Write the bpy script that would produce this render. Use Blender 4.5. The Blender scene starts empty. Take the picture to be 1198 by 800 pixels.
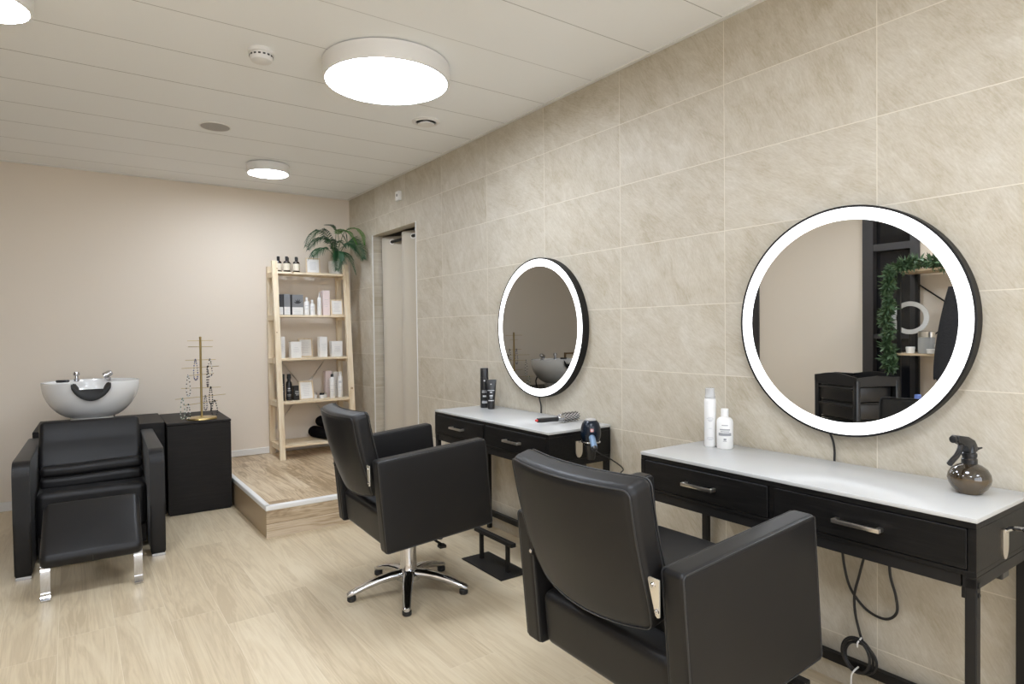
import bpy, bmesh, math, random
from mathutils import Vector, Matrix, Euler
PI = math.pi
R = math.radians
SC = bpy.context.scene
COL = SC.collection
rng = random.Random(7)

# ------------------------------------------------------------------ materials
def nodes(name):
    m = bpy.data.materials.new(name); m.use_nodes = True
    nt = m.node_tree
    b = nt.nodes['Principled BSDF']
    return m, nt, b

def setp(b, **k):
    names = {'col': 'Base Color', 'rough': 'Roughness', 'metal': 'Metallic', 'spec': 'Specular IOR Level',
             'coat': 'Coat Weight', 'coatr': 'Coat Roughness', 'trans': 'Transmission Weight', 'ior': 'IOR',
             'ecol': 'Emission Color', 'estr': 'Emission Strength', 'sheen': 'Sheen Weight', 'sub': 'Subsurface Weight'}
    for a, v in k.items():
        if a in ('col', 'ecol') and len(v) == 3: v = (*v, 1)
        b.inputs[names[a]].default_value = v

class N:
    """small node building helper"""
    def __init__(s, nt): s.nt = nt
    def new(s, t, **k):
        n = s.nt.nodes.new(t)
        for a, v in k.items(): setattr(n, a, v)
        return n
    def link(s, a, b): s.nt.links.new(a, b)
    def math(s, op, a, b=None, c=None):
        n = s.new('ShaderNodeMath', operation=op)
        for i, v in enumerate((a, b, c)):
            if v is None: continue
            if isinstance(v, (int, float)): n.inputs[i].default_value = v
            else: s.link(v, n.inputs[i])
        return n.outputs[0]
    def comb(s, x, y, z):
        n = s.new('ShaderNodeCombineXYZ')
        for i, v in enumerate((x, y, z)):
            if isinstance(v, (int, float)): n.inputs[i].default_value = v
            else: s.link(v, n.inputs[i])
        return n.outputs[0]
    def obj(s):
        n = s.new('ShaderNodeTexCoord'); sp = s.new('ShaderNodeSeparateXYZ')
        s.link(n.outputs['Object'], sp.inputs[0])
        return n.outputs['Object'], sp.outputs[0], sp.outputs[1], sp.outputs[2]
    def noise(s, vec, scale, detail=4, rough=.55, dist=0):
        n = s.new('ShaderNodeTexNoise')
        n.inputs['Scale'].default_value = scale; n.inputs['Detail'].default_value = detail
        n.inputs['Roughness'].default_value = rough; n.inputs['Distortion'].default_value = dist
        s.link(vec, n.inputs['Vector']); return n.outputs['Fac']
    def white(s, vec):
        n = s.new('ShaderNodeTexWhiteNoise', noise_dimensions='3D'); s.link(vec, n.inputs['Vector'])
        return n.outputs['Value'], n.outputs['Color']
    def ramp(s, fac, stops):
        n = s.new('ShaderNodeValToRGB'); r = n.color_ramp
        while len(r.elements) < len(stops): r.elements.new(.5)
        for e, (p, c) in zip(r.elements, stops):
            e.position = p; e.color = (*c, 1) if len(c) == 3 else c
        s.link(fac, n.inputs[0]); return n.outputs[0]
    def mix(s, fac, a, b, blend='MIX'):
        n = s.new('ShaderNodeMix', data_type='RGBA', blend_type=blend)
        for sock, v in ((n.inputs[0], fac), (n.inputs[6], a), (n.inputs[7], b)):
            if isinstance(v, (int, float)): sock.default_value = v
            elif isinstance(v, tuple): sock.default_value = (*v, 1) if len(v) == 3 else v
            else: s.link(v, sock)
        return n.outputs[2]
    def bump(s, h, strength, dist, b):
        n = s.new('ShaderNodeBump'); n.inputs['Strength'].default_value = strength
        n.inputs['Distance'].default_value = dist
        s.link(h, n.inputs['Height']); s.link(n.outputs[0], b.inputs['Normal'])

def plain(name, col, rough=.5, metal=0, spec=.5, bumps=None, vary=.0, **k):
    m, nt, b = nodes(name); n = N(nt)
    setp(b, col=col, rough=rough, metal=metal, spec=spec, **k)
    o = n.obj()[0]
    f = n.noise(o, bumps[0] if bumps else 30, 3)
    if vary:
        c = n.mix(f, tuple(x * (1 - vary) for x in col), tuple(min(1, x * (1 + vary)) for x in col))
        n.link(c, b.inputs['Base Color'])
    if bumps: n.bump(f, bumps[1], bumps[2], b)
    return m

M = {}
M['leather'] = plain('black_leather', (.0108, .0101, .0102), .43, spec=.30, bumps=(420, .08, .002), vary=.1, sheen=.12)
M['leather'].node_tree.nodes['Principled BSDF'].inputs['Sheen Roughness'].default_value = .2
M['piping'] = plain('black_piping', (.02, .02, .021), .4, spec=.5)
M['chrome'] = plain('polished_chrome', (.60, .60, .62), .07, 1)
M['nickel'] = plain('brushed_nickel', (.72, .68, .62), .28, 1)
M['bracket'] = plain('bracket_metal', (.80, .74, .62), .35, .6)
M['black_metal'] = plain('black_metal', (.010, .0092, .0088), .5, spec=.3)
M['rubber'] = plain('black_rubber', (.012, .012, .012), .6)
M['black_plastic'] = plain('black_plastic', (.012, .012, .013), .3)
M['white_plastic'] = plain('white_plastic', (.78, .77, .75), .4)
M['white_card'] = plain('white_card', (.76, .75, .73), .6)
M['paper'] = plain('white_paper', (.80, .79, .77), .8)
M['grey_print'] = plain('grey_print', (.30, .30, .31), .7)
M['light_print'] = plain('light_print', (.55, .55, .56), .7)
M['white_print'] = plain('white_print', (.7, .7, .7), .6)
M['ceramic'] = plain('white_ceramic', (.80, .80, .79), .08, spec=.6)
M['towel'] = plain('black_towel', (.0035, .0035, .0045), .98, spec=.1, bumps=(260, .9, .01))
M['gold'] = plain('brass', (.56, .43, .19), .3, 1)
M['trim_white'] = plain('white_trim', (.74, .73, .70), .45)
M['alu'] = plain('white_nosing', (.80, .80, .79), .35)
M['grey_box'] = plain('grey_carton', (.20, .205, .215), .5)
M['dark_box'] = plain('charcoal_carton', (.03, .03, .033), .5)
M['black_carton'] = plain('black_carton', (.012, .011, .011), .45)
M['pink_box'] = plain('pink_carton', (.80, .68, .67), .55)
M['cream_label'] = plain('cream_label', (.72, .66, .54), .7)
M['brown_glass'] = plain('dark_brown_glass', (.020, .010, .006), .12, spec=.6)
M['stoneware'] = plain('white_stoneware', (.74, .72, .68), .6, vary=.06)
M['cable'] = plain('black_cable', (.012, .011, .011), .5)
M['blue_plastic'] = plain('blue_plastic', (.20, .30, .72), .4)
M['navy'] = plain('navy_gloss', (.004, .009, .018), .22, spec=.4)
M['handle_blue'] = plain('pale_blue_satin', (.20, .30, .44), .35, .2)
M['red_print'] = plain('pink_red_print', (.80, .36, .34), .5)
M['red_plastic'] = plain('red_plastic', (.65, .05, .05), .4)
M['speaker'] = plain('grey_mesh', (.42, .40, .38), .8, bumps=(900, .5, .002))
M['dark_frame'] = plain('dark_door_frame', (.035, .031, .030), .45)
M['dark_glass'] = plain('dark_door_glass', (.012, .012, .014), .08, spec=.6)
M['robe'] = plain('black_robe', (.014, .014, .017), .85, bumps=(60, .3, .01))
M['grey_fabric'] = plain('grey_fabric', (.33, .33, .32), .7)
M['ring_white'] = plain('ring_diffuser_unlit', (.75, .75, .74), .4)
M['brown_frame'] = plain('brown_wood_frame', (.22, .14, .07), .5)
M['clear_cap'] = plain('translucent_cap', (.80, .80, .79), .15, trans=.5)

def m_paint(name, col, vary=.02):
    m, nt, b = nodes(name); n = N(nt); o = n.obj()[0]
    setp(b, col=col, rough=.85, spec=.25)
    f = n.noise(o, 160, 3)
    n.bump(f, .12, .003, b)
    return m
M['paint'] = m_paint('beige_wall_paint', (.74, .66, .56))

def m_ceiling():
    m, nt, b = nodes('white_ceiling_panels'); n = N(nt); o, x, y, z = n.obj()
    setp(b, rough=.55, spec=.3)
    t = n.math('DIVIDE', n.math('SUBTRACT', y, 1.61), .3925)
    d = n.math('MULTIPLY', n.math('ABSOLUTE', n.math('SUBTRACT', t, n.math('ROUND', t))), .3925)
    line = n.math('LESS_THAN', d, .0022)
    idx = n.math('ROUND', t)
    v, _ = n.white(n.comb(idx, 3.3, 0))
    line = n.math('MULTIPLY', line, n.math('MULTIPLY_ADD', v, .6, .4))
    col = n.mix(line, (.90, .915, .925), (.26, .255, .25))
    n.link(col, b.inputs['Base Color'])
    return m
M['ceiling'] = m_ceiling()

def m_tile():
    m, nt, b = nodes('beige_stone_tile'); n = N(nt); o, x, y, z = n.obj()
    setp(b, rough=.5, spec=.35)
    # the wall plane runs along Y (and X inside the door reveal)
    s = n.math('SUBTRACT', n.math('ADD', y, x), 1.0191)
    u = n.math('DIVIDE', s, .6); v = n.math('DIVIDE', n.math('SUBTRACT', z, 2.272), .3)
    iu = n.math('FLOOR', u); iv = n.math('FLOOR', v)
    du = n.math('MULTIPLY', n.math('ABSOLUTE', n.math('SUBTRACT', u, n.math('ROUND', u))), .6)
    dv = n.math('MULTIPLY', n.math('ABSOLUTE', n.math('SUBTRACT', v, n.math('ROUND', v))), .3)
    g = n.math('LESS_THAN', n.math('MINIMUM', du, dv), .0015)
    wv, wc = n.white(n.comb(iu, iv, 1.7))
    wv2, _ = n.white(n.comb(iu, iv, 9.1))
    # brushed streaks, turned a little differently on each tile
    ang = n.math('MULTIPLY_ADD', wv, .75, .45)
    ca = n.math('COSINE', ang); sa = n.math('SINE', ang)
    p = n.math('ADD', n.math('MULTIPLY', y, ca), n.math('MULTIPLY', z, sa))
    q = n.math('SUBTRACT', n.math('MULTIPLY', z, ca), n.math('MULTIPLY', y, sa))
    off = n.math('MULTIPLY', wv2, 37.0)
    vs = n.comb(n.math('ADD', n.math('MULTIPLY', p, 3.2), off), n.math('MULTIPLY', q, 10.0), off)
    streak = n.noise(vs, 1.7, 7, .68, 1.2)
    vf = n.comb(n.math('ADD', n.math('MULTIPLY', p, 24.0), off), n.math('MULTIPLY', q, 110.0), x)
    fine = n.noise(vf, 1.5, 4, .65, .4)
    blot = n.noise(n.comb(n.math('ADD', y, off), z, x), 5.5, 5, .6, .6)
    f = n.math('ADD', n.math('MULTIPLY', streak, .42), n.math('ADD', n.math('MULTIPLY', blot, .34), n.math('MULTIPLY', fine, .34)))
    f = n.math('ADD', f, n.math('MULTIPLY_ADD', wv2, .08, -.09))
    col = n.ramp(f, [(.34, (.395, .34, .25)), (.5, (.495, .447, .36)), (.66, (.585, .545, .47))])
    col = n.mix(g, col, (.66, .61, .515))
    n.link(col, b.inputs['Base Color'])
    h = n.math('SUBTRACT', n.math('ADD', n.math('MULTIPLY', streak, .5), n.math('MULTIPLY', fine, .5)), n.math('MULTIPLY', g, .4))
    n.bump(h, .22, .006, b)
    return m
M['tile'] = m_tile()

def m_planks(name, dark, mid, light, seam, width=.2015, x0=-1.684, length=1.2, rough=.38, contrast=1, axis='y'):
    m, nt, b = nodes(name); n = N(nt); o, x, y, z = n.obj()
    setp(b, rough=rough, spec=.4)
    if axis == 'x': x, y = z, x
    u = n.math('DIVIDE', n.math('SUBTRACT', x, x0), width)
    iu = n.math('FLOOR', u)
    w, _ = n.white(n.comb(iu, 4.2, .3))
    v = n.math('ADD', n.math('DIVIDE', y, length), n.math('MULTIPLY', w, 7.0))
    iv = n.math('FLOOR', v)
    du = n.math('MULTIPLY', n.math('ABSOLUTE', n.math('SUBTRACT', u, n.math('ROUND', u))), width)
    dv = n.math('MULTIPLY', n.math('ABSOLUTE', n.math('SUBTRACT', v, n.math('ROUND', v))), length)
    g = n.math('LESS_THAN', n.math('MINIMUM', du, dv), .0010)
    t, _ = n.white(n.comb(iu, iv, 2.9))
    off = n.math('MULTIPLY', t, 53.0)
    vec = n.comb(n.math('ADD', n.math('MULTIPLY', x, 8.0), off), n.math('MULTIPLY', y, .55), off)
    big = n.noise(vec, 1.2, 5, .55, 1.0)
    rings = n.math('FRACT', n.math('MULTIPLY', big, 9.0))
    rings = n.math('ABSOLUTE', n.math('MULTIPLY_ADD', rings, 2.0, -1.0))
    vec2 = n.comb(n.math('ADD', n.math('MULTIPLY', x, 120.0), off), n.math('MULTIPLY', y, 5.0), off)
    fine = n.noise(vec2, 1.0, 4, .6, .2)
    blot = n.noise(n.comb(n.math('ADD', x, off), n.math('MULTIPLY', y, .5), 0), 3.2, 3)
    f = n.math('ADD', n.math('MULTIPLY', big, .42), n.math('ADD', n.math('MULTIPLY', rings, .13), n.math('ADD', n.math('MULTIPLY', fine, .26), n.math('MULTIPLY', blot, .20))))
    f = n.math('ADD', f, n.math('MULTIPLY_ADD', t, .12 * contrast, -.06 * contrast))
    h = .13 / contrast
    col = n.ramp(f, [(.5 - h, dark), (.5, mid), (.5 + h, light)])
    col = n.mix(g, col, seam)
    n.link(col, b.inputs['Base Color'])
    n.bump(n.math('ADD', n.math('MULTIPLY', fine, .3), n.math('MULTIPLY', g, -.5)), .12, .003, b)
    return m
M['floor'] = m_planks('light_oak_planks', (.50, .40, .265), (.595, .49, .335), (.66, .56, .40), (.68, .59, .45))
M['platform'] = m_planks('aged_oak_planks', (.36, .255, .15), (.56, .43, .28), (.70, .58, .42), (.40, .30, .19), x0=-1.25, width=.19, contrast=1.25)
M['riser'] = m_planks('aged_oak_riser', (.30, .22, .14), (.50, .39, .265), (.64, .54, .41), (.20, .15, .10), x0=.085, width=.13, contrast=1.2, axis='x', length=9)

def m_wood(name, dark, mid, light, axis='z', scale=1, rough=.5, knots=True, spec=.35):
    m, nt, b = nodes(name); n = N(nt); o, x, y, z = n.obj()
    setp(b, rough=rough, spec=spec)
    a = {'x': (y, z, x), 'y': (x, z, y), 'z': (x, y, z)}[axis]
    vec = n.comb(n.math('MULTIPLY', a[0], 22 * scale), n.math('MULTIPLY', a[1], 22 * scale), n.math('MULTIPLY', a[2], 1.6 * scale))
    f = n.noise(vec, 1.0, 6, .62, .8)
    col = n.ramp(f, [(.34, dark), (.5, mid), (.66, light)])
    if knots:
        vo = n.new('ShaderNodeTexVoronoi'); vo.inputs['Scale'].default_value = 7.0
        n.link(o, vo.inputs['Vector'])
        k = n.math('LESS_THAN', vo.outputs['Distance'], .075)
        col = n.mix(n.math('MULTIPLY', k, .75), col, (.30, .17, .07))
    n.link(col, b.inputs['Base Color'])
    n.bump(f, .12, .003, b)
    return m
M['pine'] = m_wood('pale_pine', (.66, .51, .33), (.77, .645, .46), (.83, .73, .57), 'z')
M['pine_x'] = m_wood('pale_pine_board', (.66, .51, .33), (.77, .645, .46), (.83, .73, .57), 'x')
M['frame_wood'] = m_wood('pale_frame_wood', (.58, .45, .29), (.70, .57, .40), (.76, .65, .48), 'z', knots=False)
M['black_oak'] = m_wood('black_oak_veneer', (.0045, .004, .0038), (.0065, .006, .0056), (.011, .010, .0092), 'y', 4, .45, False, .22)
M['black_board'] = m_wood('black_brown_board', (.008, .0066, .0058), (.0105, .0088, .0078), (.014, .0118, .0104), 'x', 4, .5, False, .22)
M['shelf_oak'] = m_wood('oak_shelf_board', (.42, .31, .20), (.52, .40, .27), (.60, .48, .34), 'y', 1, .5, False)

def m_curtain():
    m, nt, b = nodes('greige_curtain_cloth'); n = N(nt); o, x, y, z = n.obj()
    setp(b, rough=.9, spec=.2, sheen=.2)
    f = n.noise(n.comb(n.math('MULTIPLY', x, 1), n.math('MULTIPLY', y, 1), n.math('MULTIPLY', z, 1)), 700, 2)
    col = n.mix(f, (.47, .42, .34), (.57, .52, .43))
    n.link(col, b.inputs['Base Color']); n.bump(f, .2, .001, b)
    return m
M['curtain'] = m_curtain()

def m_glass_top():
    m, nt, b = nodes('white_back_painted_glass'); n = N(nt); o = n.obj()[0]
    setp(b, col=(.70, .70, .68), rough=.27, spec=.5)
    f = n.noise(o, 3, 2)
    n.link(n.mix(f, (.50, .50, .49), (.52, .52, .51)), b.inputs['Base Color'])
    return m
M['glass_top'] = m_glass_top()

def m_emit(name, col, strength, base=(.8, .8, .8)):
    m, nt, b = nodes(name)
    setp(b, col=base, rough=.4, ecol=col, estr=strength)
    return m
M['lamp'] = m_emit('lamp_diffuser_lit', (.905, .99, 1.12), 21.0)
M['lamp_small'] = m_emit('small_lamp_diffuser_lit', (.905, .99, 1.12), 58.0)
M['ring'] = m_emit('mirror_ring_lit', (1, 1, 1.03), 1.7)

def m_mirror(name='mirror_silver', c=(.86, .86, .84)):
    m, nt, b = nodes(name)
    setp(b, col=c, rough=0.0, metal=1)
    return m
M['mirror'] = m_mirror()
M['mirror_dimmed'] = m_mirror('mirror_silver_dimmed', (.40, .39, .37))  # same mirror glass, with its dimmer reflection put into the colour

def m_leaf(name, a, c):
    m, nt, b = nodes(name); n = N(nt); o = n.obj()[0]
    setp(b, rough=.42, spec=.4)
    f = n.noise(o, 26, 3)
    n.link(n.mix(f, a, c), b.inputs['Base Color'])
    return m
M['leaf'] = m_leaf('dark_green_leaf', (.008, .040, .016), (.024, .085, .032))
M['leaf_bright'] = m_leaf('bright_green_leaf', (.04, .15, .018), (.10, .27, .04))
M['stalk'] = plain('green_stalk', (.07, .12, .04), .5)
M['pine_needle'] = m_leaf('garland_green', (.035, .075, .035), (.10, .16, .075))

def m_smoke():
    m, nt, b = nodes('smoked_bottle'); n = N(nt); o, x, y, z = n.obj()
    setp(b, rough=.06, spec=.7, coat=.5, coatr=.03)
    lv = n.math('GREATER_THAN', z, .048)
    n.link(n.mix(lv, (.075, .050, .024), (.030, .021, .012)), b.inputs['Base Color'])
    return m
M['smoked'] = m_smoke()

# ------------------------------------------------------------------ geometry helpers
def BM(): return bmesh.new()

def obj(name, bm, mat, parent=None, smooth=35, loc=None, rot=None):
    me = bpy.data.meshes.new(name)
    bmesh.ops.remove_doubles(bm, verts=bm.verts, dist=1e-6)
    bmesh.ops.recalc_face_normals(bm, faces=bm.faces)
    bm.to_mesh(me); bm.free()
    me.materials.append(mat if not isinstance(mat, str) else M[mat])
    if smooth:
        for p in me.polygons: p.use_smooth = True
        me.set_sharp_from_angle(angle=R(smooth))
    o = bpy.data.objects.new(name, me); COL.objects.link(o)
    if parent is not None: o.parent = parent
    if loc: o.location = loc
    if rot: o.rotation_euler = rot
    return o

def tag(o, label=None, cat=None, group=None, kind=None):
    if label: o['label'] = label
    if cat: o['category'] = cat
    if group: o['group'] = group
    if kind: o['kind'] = kind
    return o

def thing(name, label, cat, loc=(0, 0, 0), rotz=0, group=None):
    o = bpy.data.objects.new(name, None); COL.objects.link(o)
    o.empty_display_size = .05
    o.location = loc; o.rotation_euler = (0, 0, rotz)
    return tag(o, label, cat, group)

def copy_tree(o, parent=None):
    c = o.copy(); COL.objects.link(c)
    if parent is not None: c.parent = parent
    for ch in [k for k in bpy.data.objects if k.parent == o and k != c]:
        copy_tree(ch, c)
    return c

def struct(name, bm, mat, smooth=0):
    return tag(obj(name, bm, mat, None, smooth), kind='structure')

def box(bm, x0, x1, y0, y1, z0, z1, bev=0, seg=2):
    t = bmesh.new()
    bmesh.ops.create_cube(t, size=1)
    for v in t.verts:
        v.co = Vector(((x0 + x1) / 2 + v.co.x * (x1 - x0), (y0 + y1) / 2 + v.co.y * (y1 - y0), (z0 + z1) / 2 + v.co.z * (z1 - z0)))
    if bev:
        bmesh.ops.bevel(t, geom=t.edges[:], offset=bev, segments=seg, profile=.5, affect='EDGES')
    merge(bm, t)
    return bm

def merge(bm, t, mtx=None):
    if mtx is not None: bmesh.ops.transform(t, matrix=mtx, verts=t.verts)
    vm = {}
    for v in t.verts: vm[v] = bm.verts.new(v.co)
    for f in t.faces:
        try: bm.faces.new([vm[v] for v in f.verts])
        except ValueError: pass
    t.free()

def rbox(bm, hx, hy, hz, r, n=4, deform=None, mtx=None, c=(0, 0, 0)):
    """rounded box with inner subdivisions that can be bent by deform(p)"""
    def axis(h):
        rr = min(r, h)
        k = 4
        e = [rr * (1 - math.tan(PI / 4 * (k - i) / k)) for i in range(k + 1)]
        e = e[:]                       # 0 .. rr from the outer face inwards
        lo = [-h + a for a in e]
        inn = [(-h + rr) + (2 * (h - rr)) * i / n for i in range(1, n)] if h > rr + 1e-6 else []
        hi = [-a for a in reversed(lo)]
        return lo + inn + (hi if h > rr + 1e-6 else hi[1:])
    ax = [axis(hx), axis(hy), axis(hz)]
    h = (hx, hy, hz)
    def roundp(p):
        inner = [max(-(h[i] - min(r, h[i])), min(h[i] - min(r, h[i]), p[i])) for i in range(3)]
        d = Vector([p[i] - inner[i] for i in range(3)])
        if d.length > 1e-9: d = d.normalized() * r
        return Vector(inner) + Vector([d[i] for i in range(3)])
    vs = {}
    def vert(p):
        q = roundp(p)
        if deform: q = Vector(deform(q))
        q = q + Vector(c)
        if mtx is not None: q = mtx @ q
        k = (round(p[0], 6), round(p[1], 6), round(p[2], 6))
        if k not in vs: vs[k] = bm.verts.new(q)
        return vs[k]
    for a in range(3):
        b_, c_ = (a + 1) % 3, (a + 2) % 3
        for s in (-1, 1):
            B, C = ax[b_], ax[c_]
            for i in range(len(B) - 1):
                for j in range(len(C) - 1):
                    q = []
                    for (ii, jj) in ((i, j), (i + 1, j), (i + 1, j + 1), (i, j + 1)):
                        p = [0, 0, 0]; p[a] = s * h[a]; p[b_] = B[ii]; p[c_] = C[jj]
                        q.append(vert(p))
                    if s < 0: q.reverse()
                    try: bm.faces.new(q)
                    except ValueError: pass
    return bm

def tube(bm, pts, r, seg=8, closed=False, flat=None):
    """sweep a circle (or an ellipse/flat bar when flat=(w,h)) along points; r may be a list"""
    pts = [Vector(p) for p in pts]; n = len(pts)
    rings = []
    up = None
    for i, p in enumerate(pts):
        if closed: d = pts[(i + 1) % n] - pts[i - 1]
        else: d = pts[min(i + 1, n - 1)] - pts[max(i - 1, 0)]
        d.normalize()
        if up is None:
            up = Vector((0, 0, 1)) if abs(d.z) < .95 else Vector((1, 0, 0))
        a = d.cross(up)
        if a.length < 1e-5: a = d.cross(Vector((1, 0, 0)))
        a.normalize(); b = a.cross(d).normalized()
        up = b
        rr = r[i] if isinstance(r, (list, tuple)) else r
        ring = []
        for k in range(seg):
            t = 2 * PI * k / seg
            ring.append(bm.verts.new(p + a * math.cos(t) * rr + b * math.sin(t) * rr))
        rings.append(ring)
    m = n if closed else n - 1
    for i in range(m):
        A, B = rings[i], rings[(i + 1) % n]
        for k in range(seg):
            bm.faces.new((A[k], A[(k + 1) % seg], B[(k + 1) % seg], B[k]))
    if not closed:
        bm.faces.new(list(reversed(rings[0]))); bm.faces.new(rings[-1])
    return bm

def lathe(bm, prof, seg=32, c=(0, 0, 0), mtx=None, sx=1, sy=1, cap=True):
    """profile of (r, z) spun about Z"""
    rings = []
    def tr(v):
        v = Vector(v) + Vector(c)
        return mtx @ v if mtx is not None else v
    for r, z in prof:
        if r < 1e-6: rings.append([bm.verts.new(tr((0, 0, z)))])
        else: rings.append([bm.verts.new(tr((r * sx * math.cos(2 * PI * k / seg), r * sy * math.sin(2 * PI * k / seg), z))) for k in range(seg)])
    for A, B in zip(rings, rings[1:]):
        for k in range(seg):
            k2 = (k + 1) % seg
            if len(A) == 1 and len(B) == 1: continue
            if len(A) == 1: bm.faces.new((A[0], B[k], B[k2]))
            elif len(B) == 1: bm.faces.new((A[k], B[0], A[k2]))
            else: bm.faces.new((A[k], B[k], B[k2], A[k2]))
    for e in (rings[0], rings[-1]) if cap else ():
        if len(e) > 1: bm.faces.new(e)
    return bm

def prism(bm, poly, h0, h1, axis='z'):
    """extrude a 2-D polygon along an axis"""
    def P(a, b, h):
        return {'z': (a, b, h), 'x': (h, a, b), 'y': (a, h, b)}[axis]
    A = [bm.verts.new(P(a, b, h0)) for a, b in poly]; B = [bm.verts.new(P(a, b, h1)) for a, b in poly]
    n = len(poly)
    bm.faces.new(A); bm.faces.new(list(reversed(B)))
    for i in range(n): bm.faces.new((A[i], B[i], B[(i + 1) % n], A[(i + 1) % n]))
    return bm

def arc(cx, cy, r, a0, a1, n):
    return [(cx + r * math.cos(R(a0 + (a1 - a0) * i / n)), cy + r * math.sin(R(a0 + (a1 - a0) * i / n))) for i in range(n + 1)]

def spline(pts, n=8):
    pts = [Vector(p) for p in pts]; out = []
    for i in range(len(pts) - 1):
        p0 = pts[max(i - 1, 0)]; p1 = pts[i]; p2 = pts[i + 1]; p3 = pts[min(i + 2, len(pts) - 1)]
        for k in range(n):
            t = k / n
            out.append(.5 * ((2 * p1) + (p2 - p0) * t + (2 * p0 - 5 * p1 + 4 * p2 - p3) * t * t + (3 * p1 - p0 - 3 * p2 + p3) * t ** 3))
    out.append(pts[-1]); return out

# ------------------------------------------------------------------ camera
f_px, yaw, pit, rol = 734.6, .6152, -.0184, -.0117
def ray(px, py):
    x, y = px - 599, py - 400
    c, s = math.cos(rol), math.sin(rol)
    x, y = x * c + y * s, -x * s + y * c
    r, u, fw = x / f_px, -y / f_px, 1.
    c, s = math.cos(pit), math.sin(pit)
    fw, u = fw * c - u * s, u * c + fw * s
    c, s = math.cos(yaw), math.sin(yaw)
    return Vector((r * c + fw * s, -r * s + fw * c, u))
F = ray(599, 400); XR = (ray(699, 400) - F).normalized(); UP = (F - ray(599, 500)).normalized(); F.normalize()
cam = bpy.data.cameras.new('camera'); co = bpy.data.objects.new('camera', cam); COL.objects.link(co)
mw = Matrix.Identity(4)
for i in range(3):
    mw[i][0], mw[i][1], mw[i][2] = XR[i], UP[i], -F[i]
mw[0][3], mw[1][3], mw[2][3] = -2.229, 0, 1.27
co.matrix_world = mw
cam.sensor_fit = 'HORIZONTAL'; cam.sensor_width = 36; cam.lens = f_px / 1198 * 36
cam.clip_start = .02
SC.camera = co

# ------------------------------------------------------------------ room shell
XL, YB, YF, ZC = -3.7, 5.84, -2.4, 2.54
struct('floor', box(BM(), XL - .1, .9, YF - .1, YB + .1, -.1, 0), 'floor')
struct('ceiling', box(BM(), XL - .1, .9, YF - .1, YB + .1, ZC, ZC + .1), 'ceiling')
struct('wall_back', box(BM(), XL - .1, .9, YB, YB + .1, 0, ZC), 'paint')
WX0, WX1, WZ0, WZ1 = -3.4, -.4, .35, 2.35  # opening for an unseen window, added to let in fill light
bm = BM()
box(bm, XL - .1, WX0, YF - .1, YF, 0, ZC); box(bm, WX1, .9, YF - .1, YF, 0, ZC)
box(bm, WX0, WX1, YF - .1, YF, 0, WZ0); box(bm, WX0, WX1, YF - .1, YF, WZ1, ZC)
struct('wall_front', bm, 'paint')
bm = BM()
for i in range(5):
    xx = WX0 + (WX1 - WX0 - .06) * i / 4
    box(bm, xx, xx + .06, YF - .09, YF - .02, WZ0, WZ1)
box(bm, WX0, WX1, YF - .09, YF - .02, WZ0, WZ0 + .06); box(bm, WX0, WX1, YF - .09, YF - .02, WZ1 - .06, WZ1)
struct('fill_window', bm, 'dark_frame')
pl = bpy.data.lights.new('fill_window_portal', 'AREA'); pl.shape = 'RECTANGLE'; pl.size = WX1 - WX0; pl.size_y = WZ1 - WZ0
pl.cycles.is_portal = True
po = bpy.data.objects.new('fill_window_portal', pl); COL.objects.link(po)
po.location = ((WX0 + WX1) / 2, YF - .1, (WZ0 + WZ1) / 2); po.rotation_euler = (R(90), 0, 0)
# right wall with the curtained opening
OY0, OY1, OZ = 4.435, 5.285, 2.125
bm = BM()
box(bm, 0, .1, YF, OY0, 0, ZC)
box(bm, 0, .1, OY1, YB, 0, ZC)
box(bm, 0, .1, OY0, OY1, OZ, ZC)
struct('wall_right', bm, 'tile')
bm = BM()
box(bm, .8, .9, 3.9, YB, 0, ZC); box(bm, .1, .8, 3.9, 4.0, 0, ZC)
struct('wall_alcove', bm, 'paint')
# light profile along the tile edges of the opening
bm = BM()
box(bm, -.004, .004, OY1 - .004, OY1 + .006, .2, OZ + .004)
struct('trim_1', bm, 'trim_white')
bm = BM()
box(bm, -.004, .004, OY0 - .006, OY0 + .004, .0, OZ + .004)
struct('trim_2', bm, 'trim_white')
bm = BM()
box(bm, -.022, .0, YF, YB, ZC - .006, ZC)
struct('trim_3', bm, 'trim_white')
bm = BM()
box(bm, XL, -.022, YB - .02, YB, ZC - .006, ZC)
struct('trim_4', bm, 'trim_white')
bm = BM()
box(bm, XL, -1.26, YB - .014, YB, 0, .068, .003, 1); box(bm, -1.25, 0, YB - .014, YB, .2, .256, .003, 1)
struct('baseboard_back', bm, 'trim_white')
# left wall with a dark glazed door and a dark window bay (seen in the mirrors)
bm = BM()
box(bm, XL - .1, XL, 2.79, 3.83, 0, ZC); box(bm, XL - .1, XL, YF, 2.33, 0, ZC); box(bm, XL - .1, XL, 4.9, YB, 0, ZC)
box(bm, XL - .1, XL, 2.33, 2.79, 2.45, ZC); box(bm, XL - .1, XL, 3.83, 4.9, 2.45, ZC)
struct('wall_left', bm, 'paint')
d = obj('door_1', box(BM(), XL - .08, XL - .05, 2.40, 2.70, .02, 2.40), 'dark_glass'); tag(d, kind='structure')
bm = BM()
box(bm, XL - .1, XL + .02, 2.70, 2.79, 0, 2.45); box(bm, XL - .1, XL + .02, 2.33, 2.40, 0, 2.45)
box(bm, XL - .09, XL + .015, 2.40, 2.70, 1.93, 1.99); box(bm, XL - .09, XL + .015, 2.40, 2.70, 2.39, 2.45)
box(bm, XL - .09, XL + .015, 2.40, 2.70, 0, .1); box(bm, XL - .085, XL + .01, 2.40, 2.70, 1.16, 1.20)
obj('door_frame', bm, 'dark_frame', d, 0)
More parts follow.
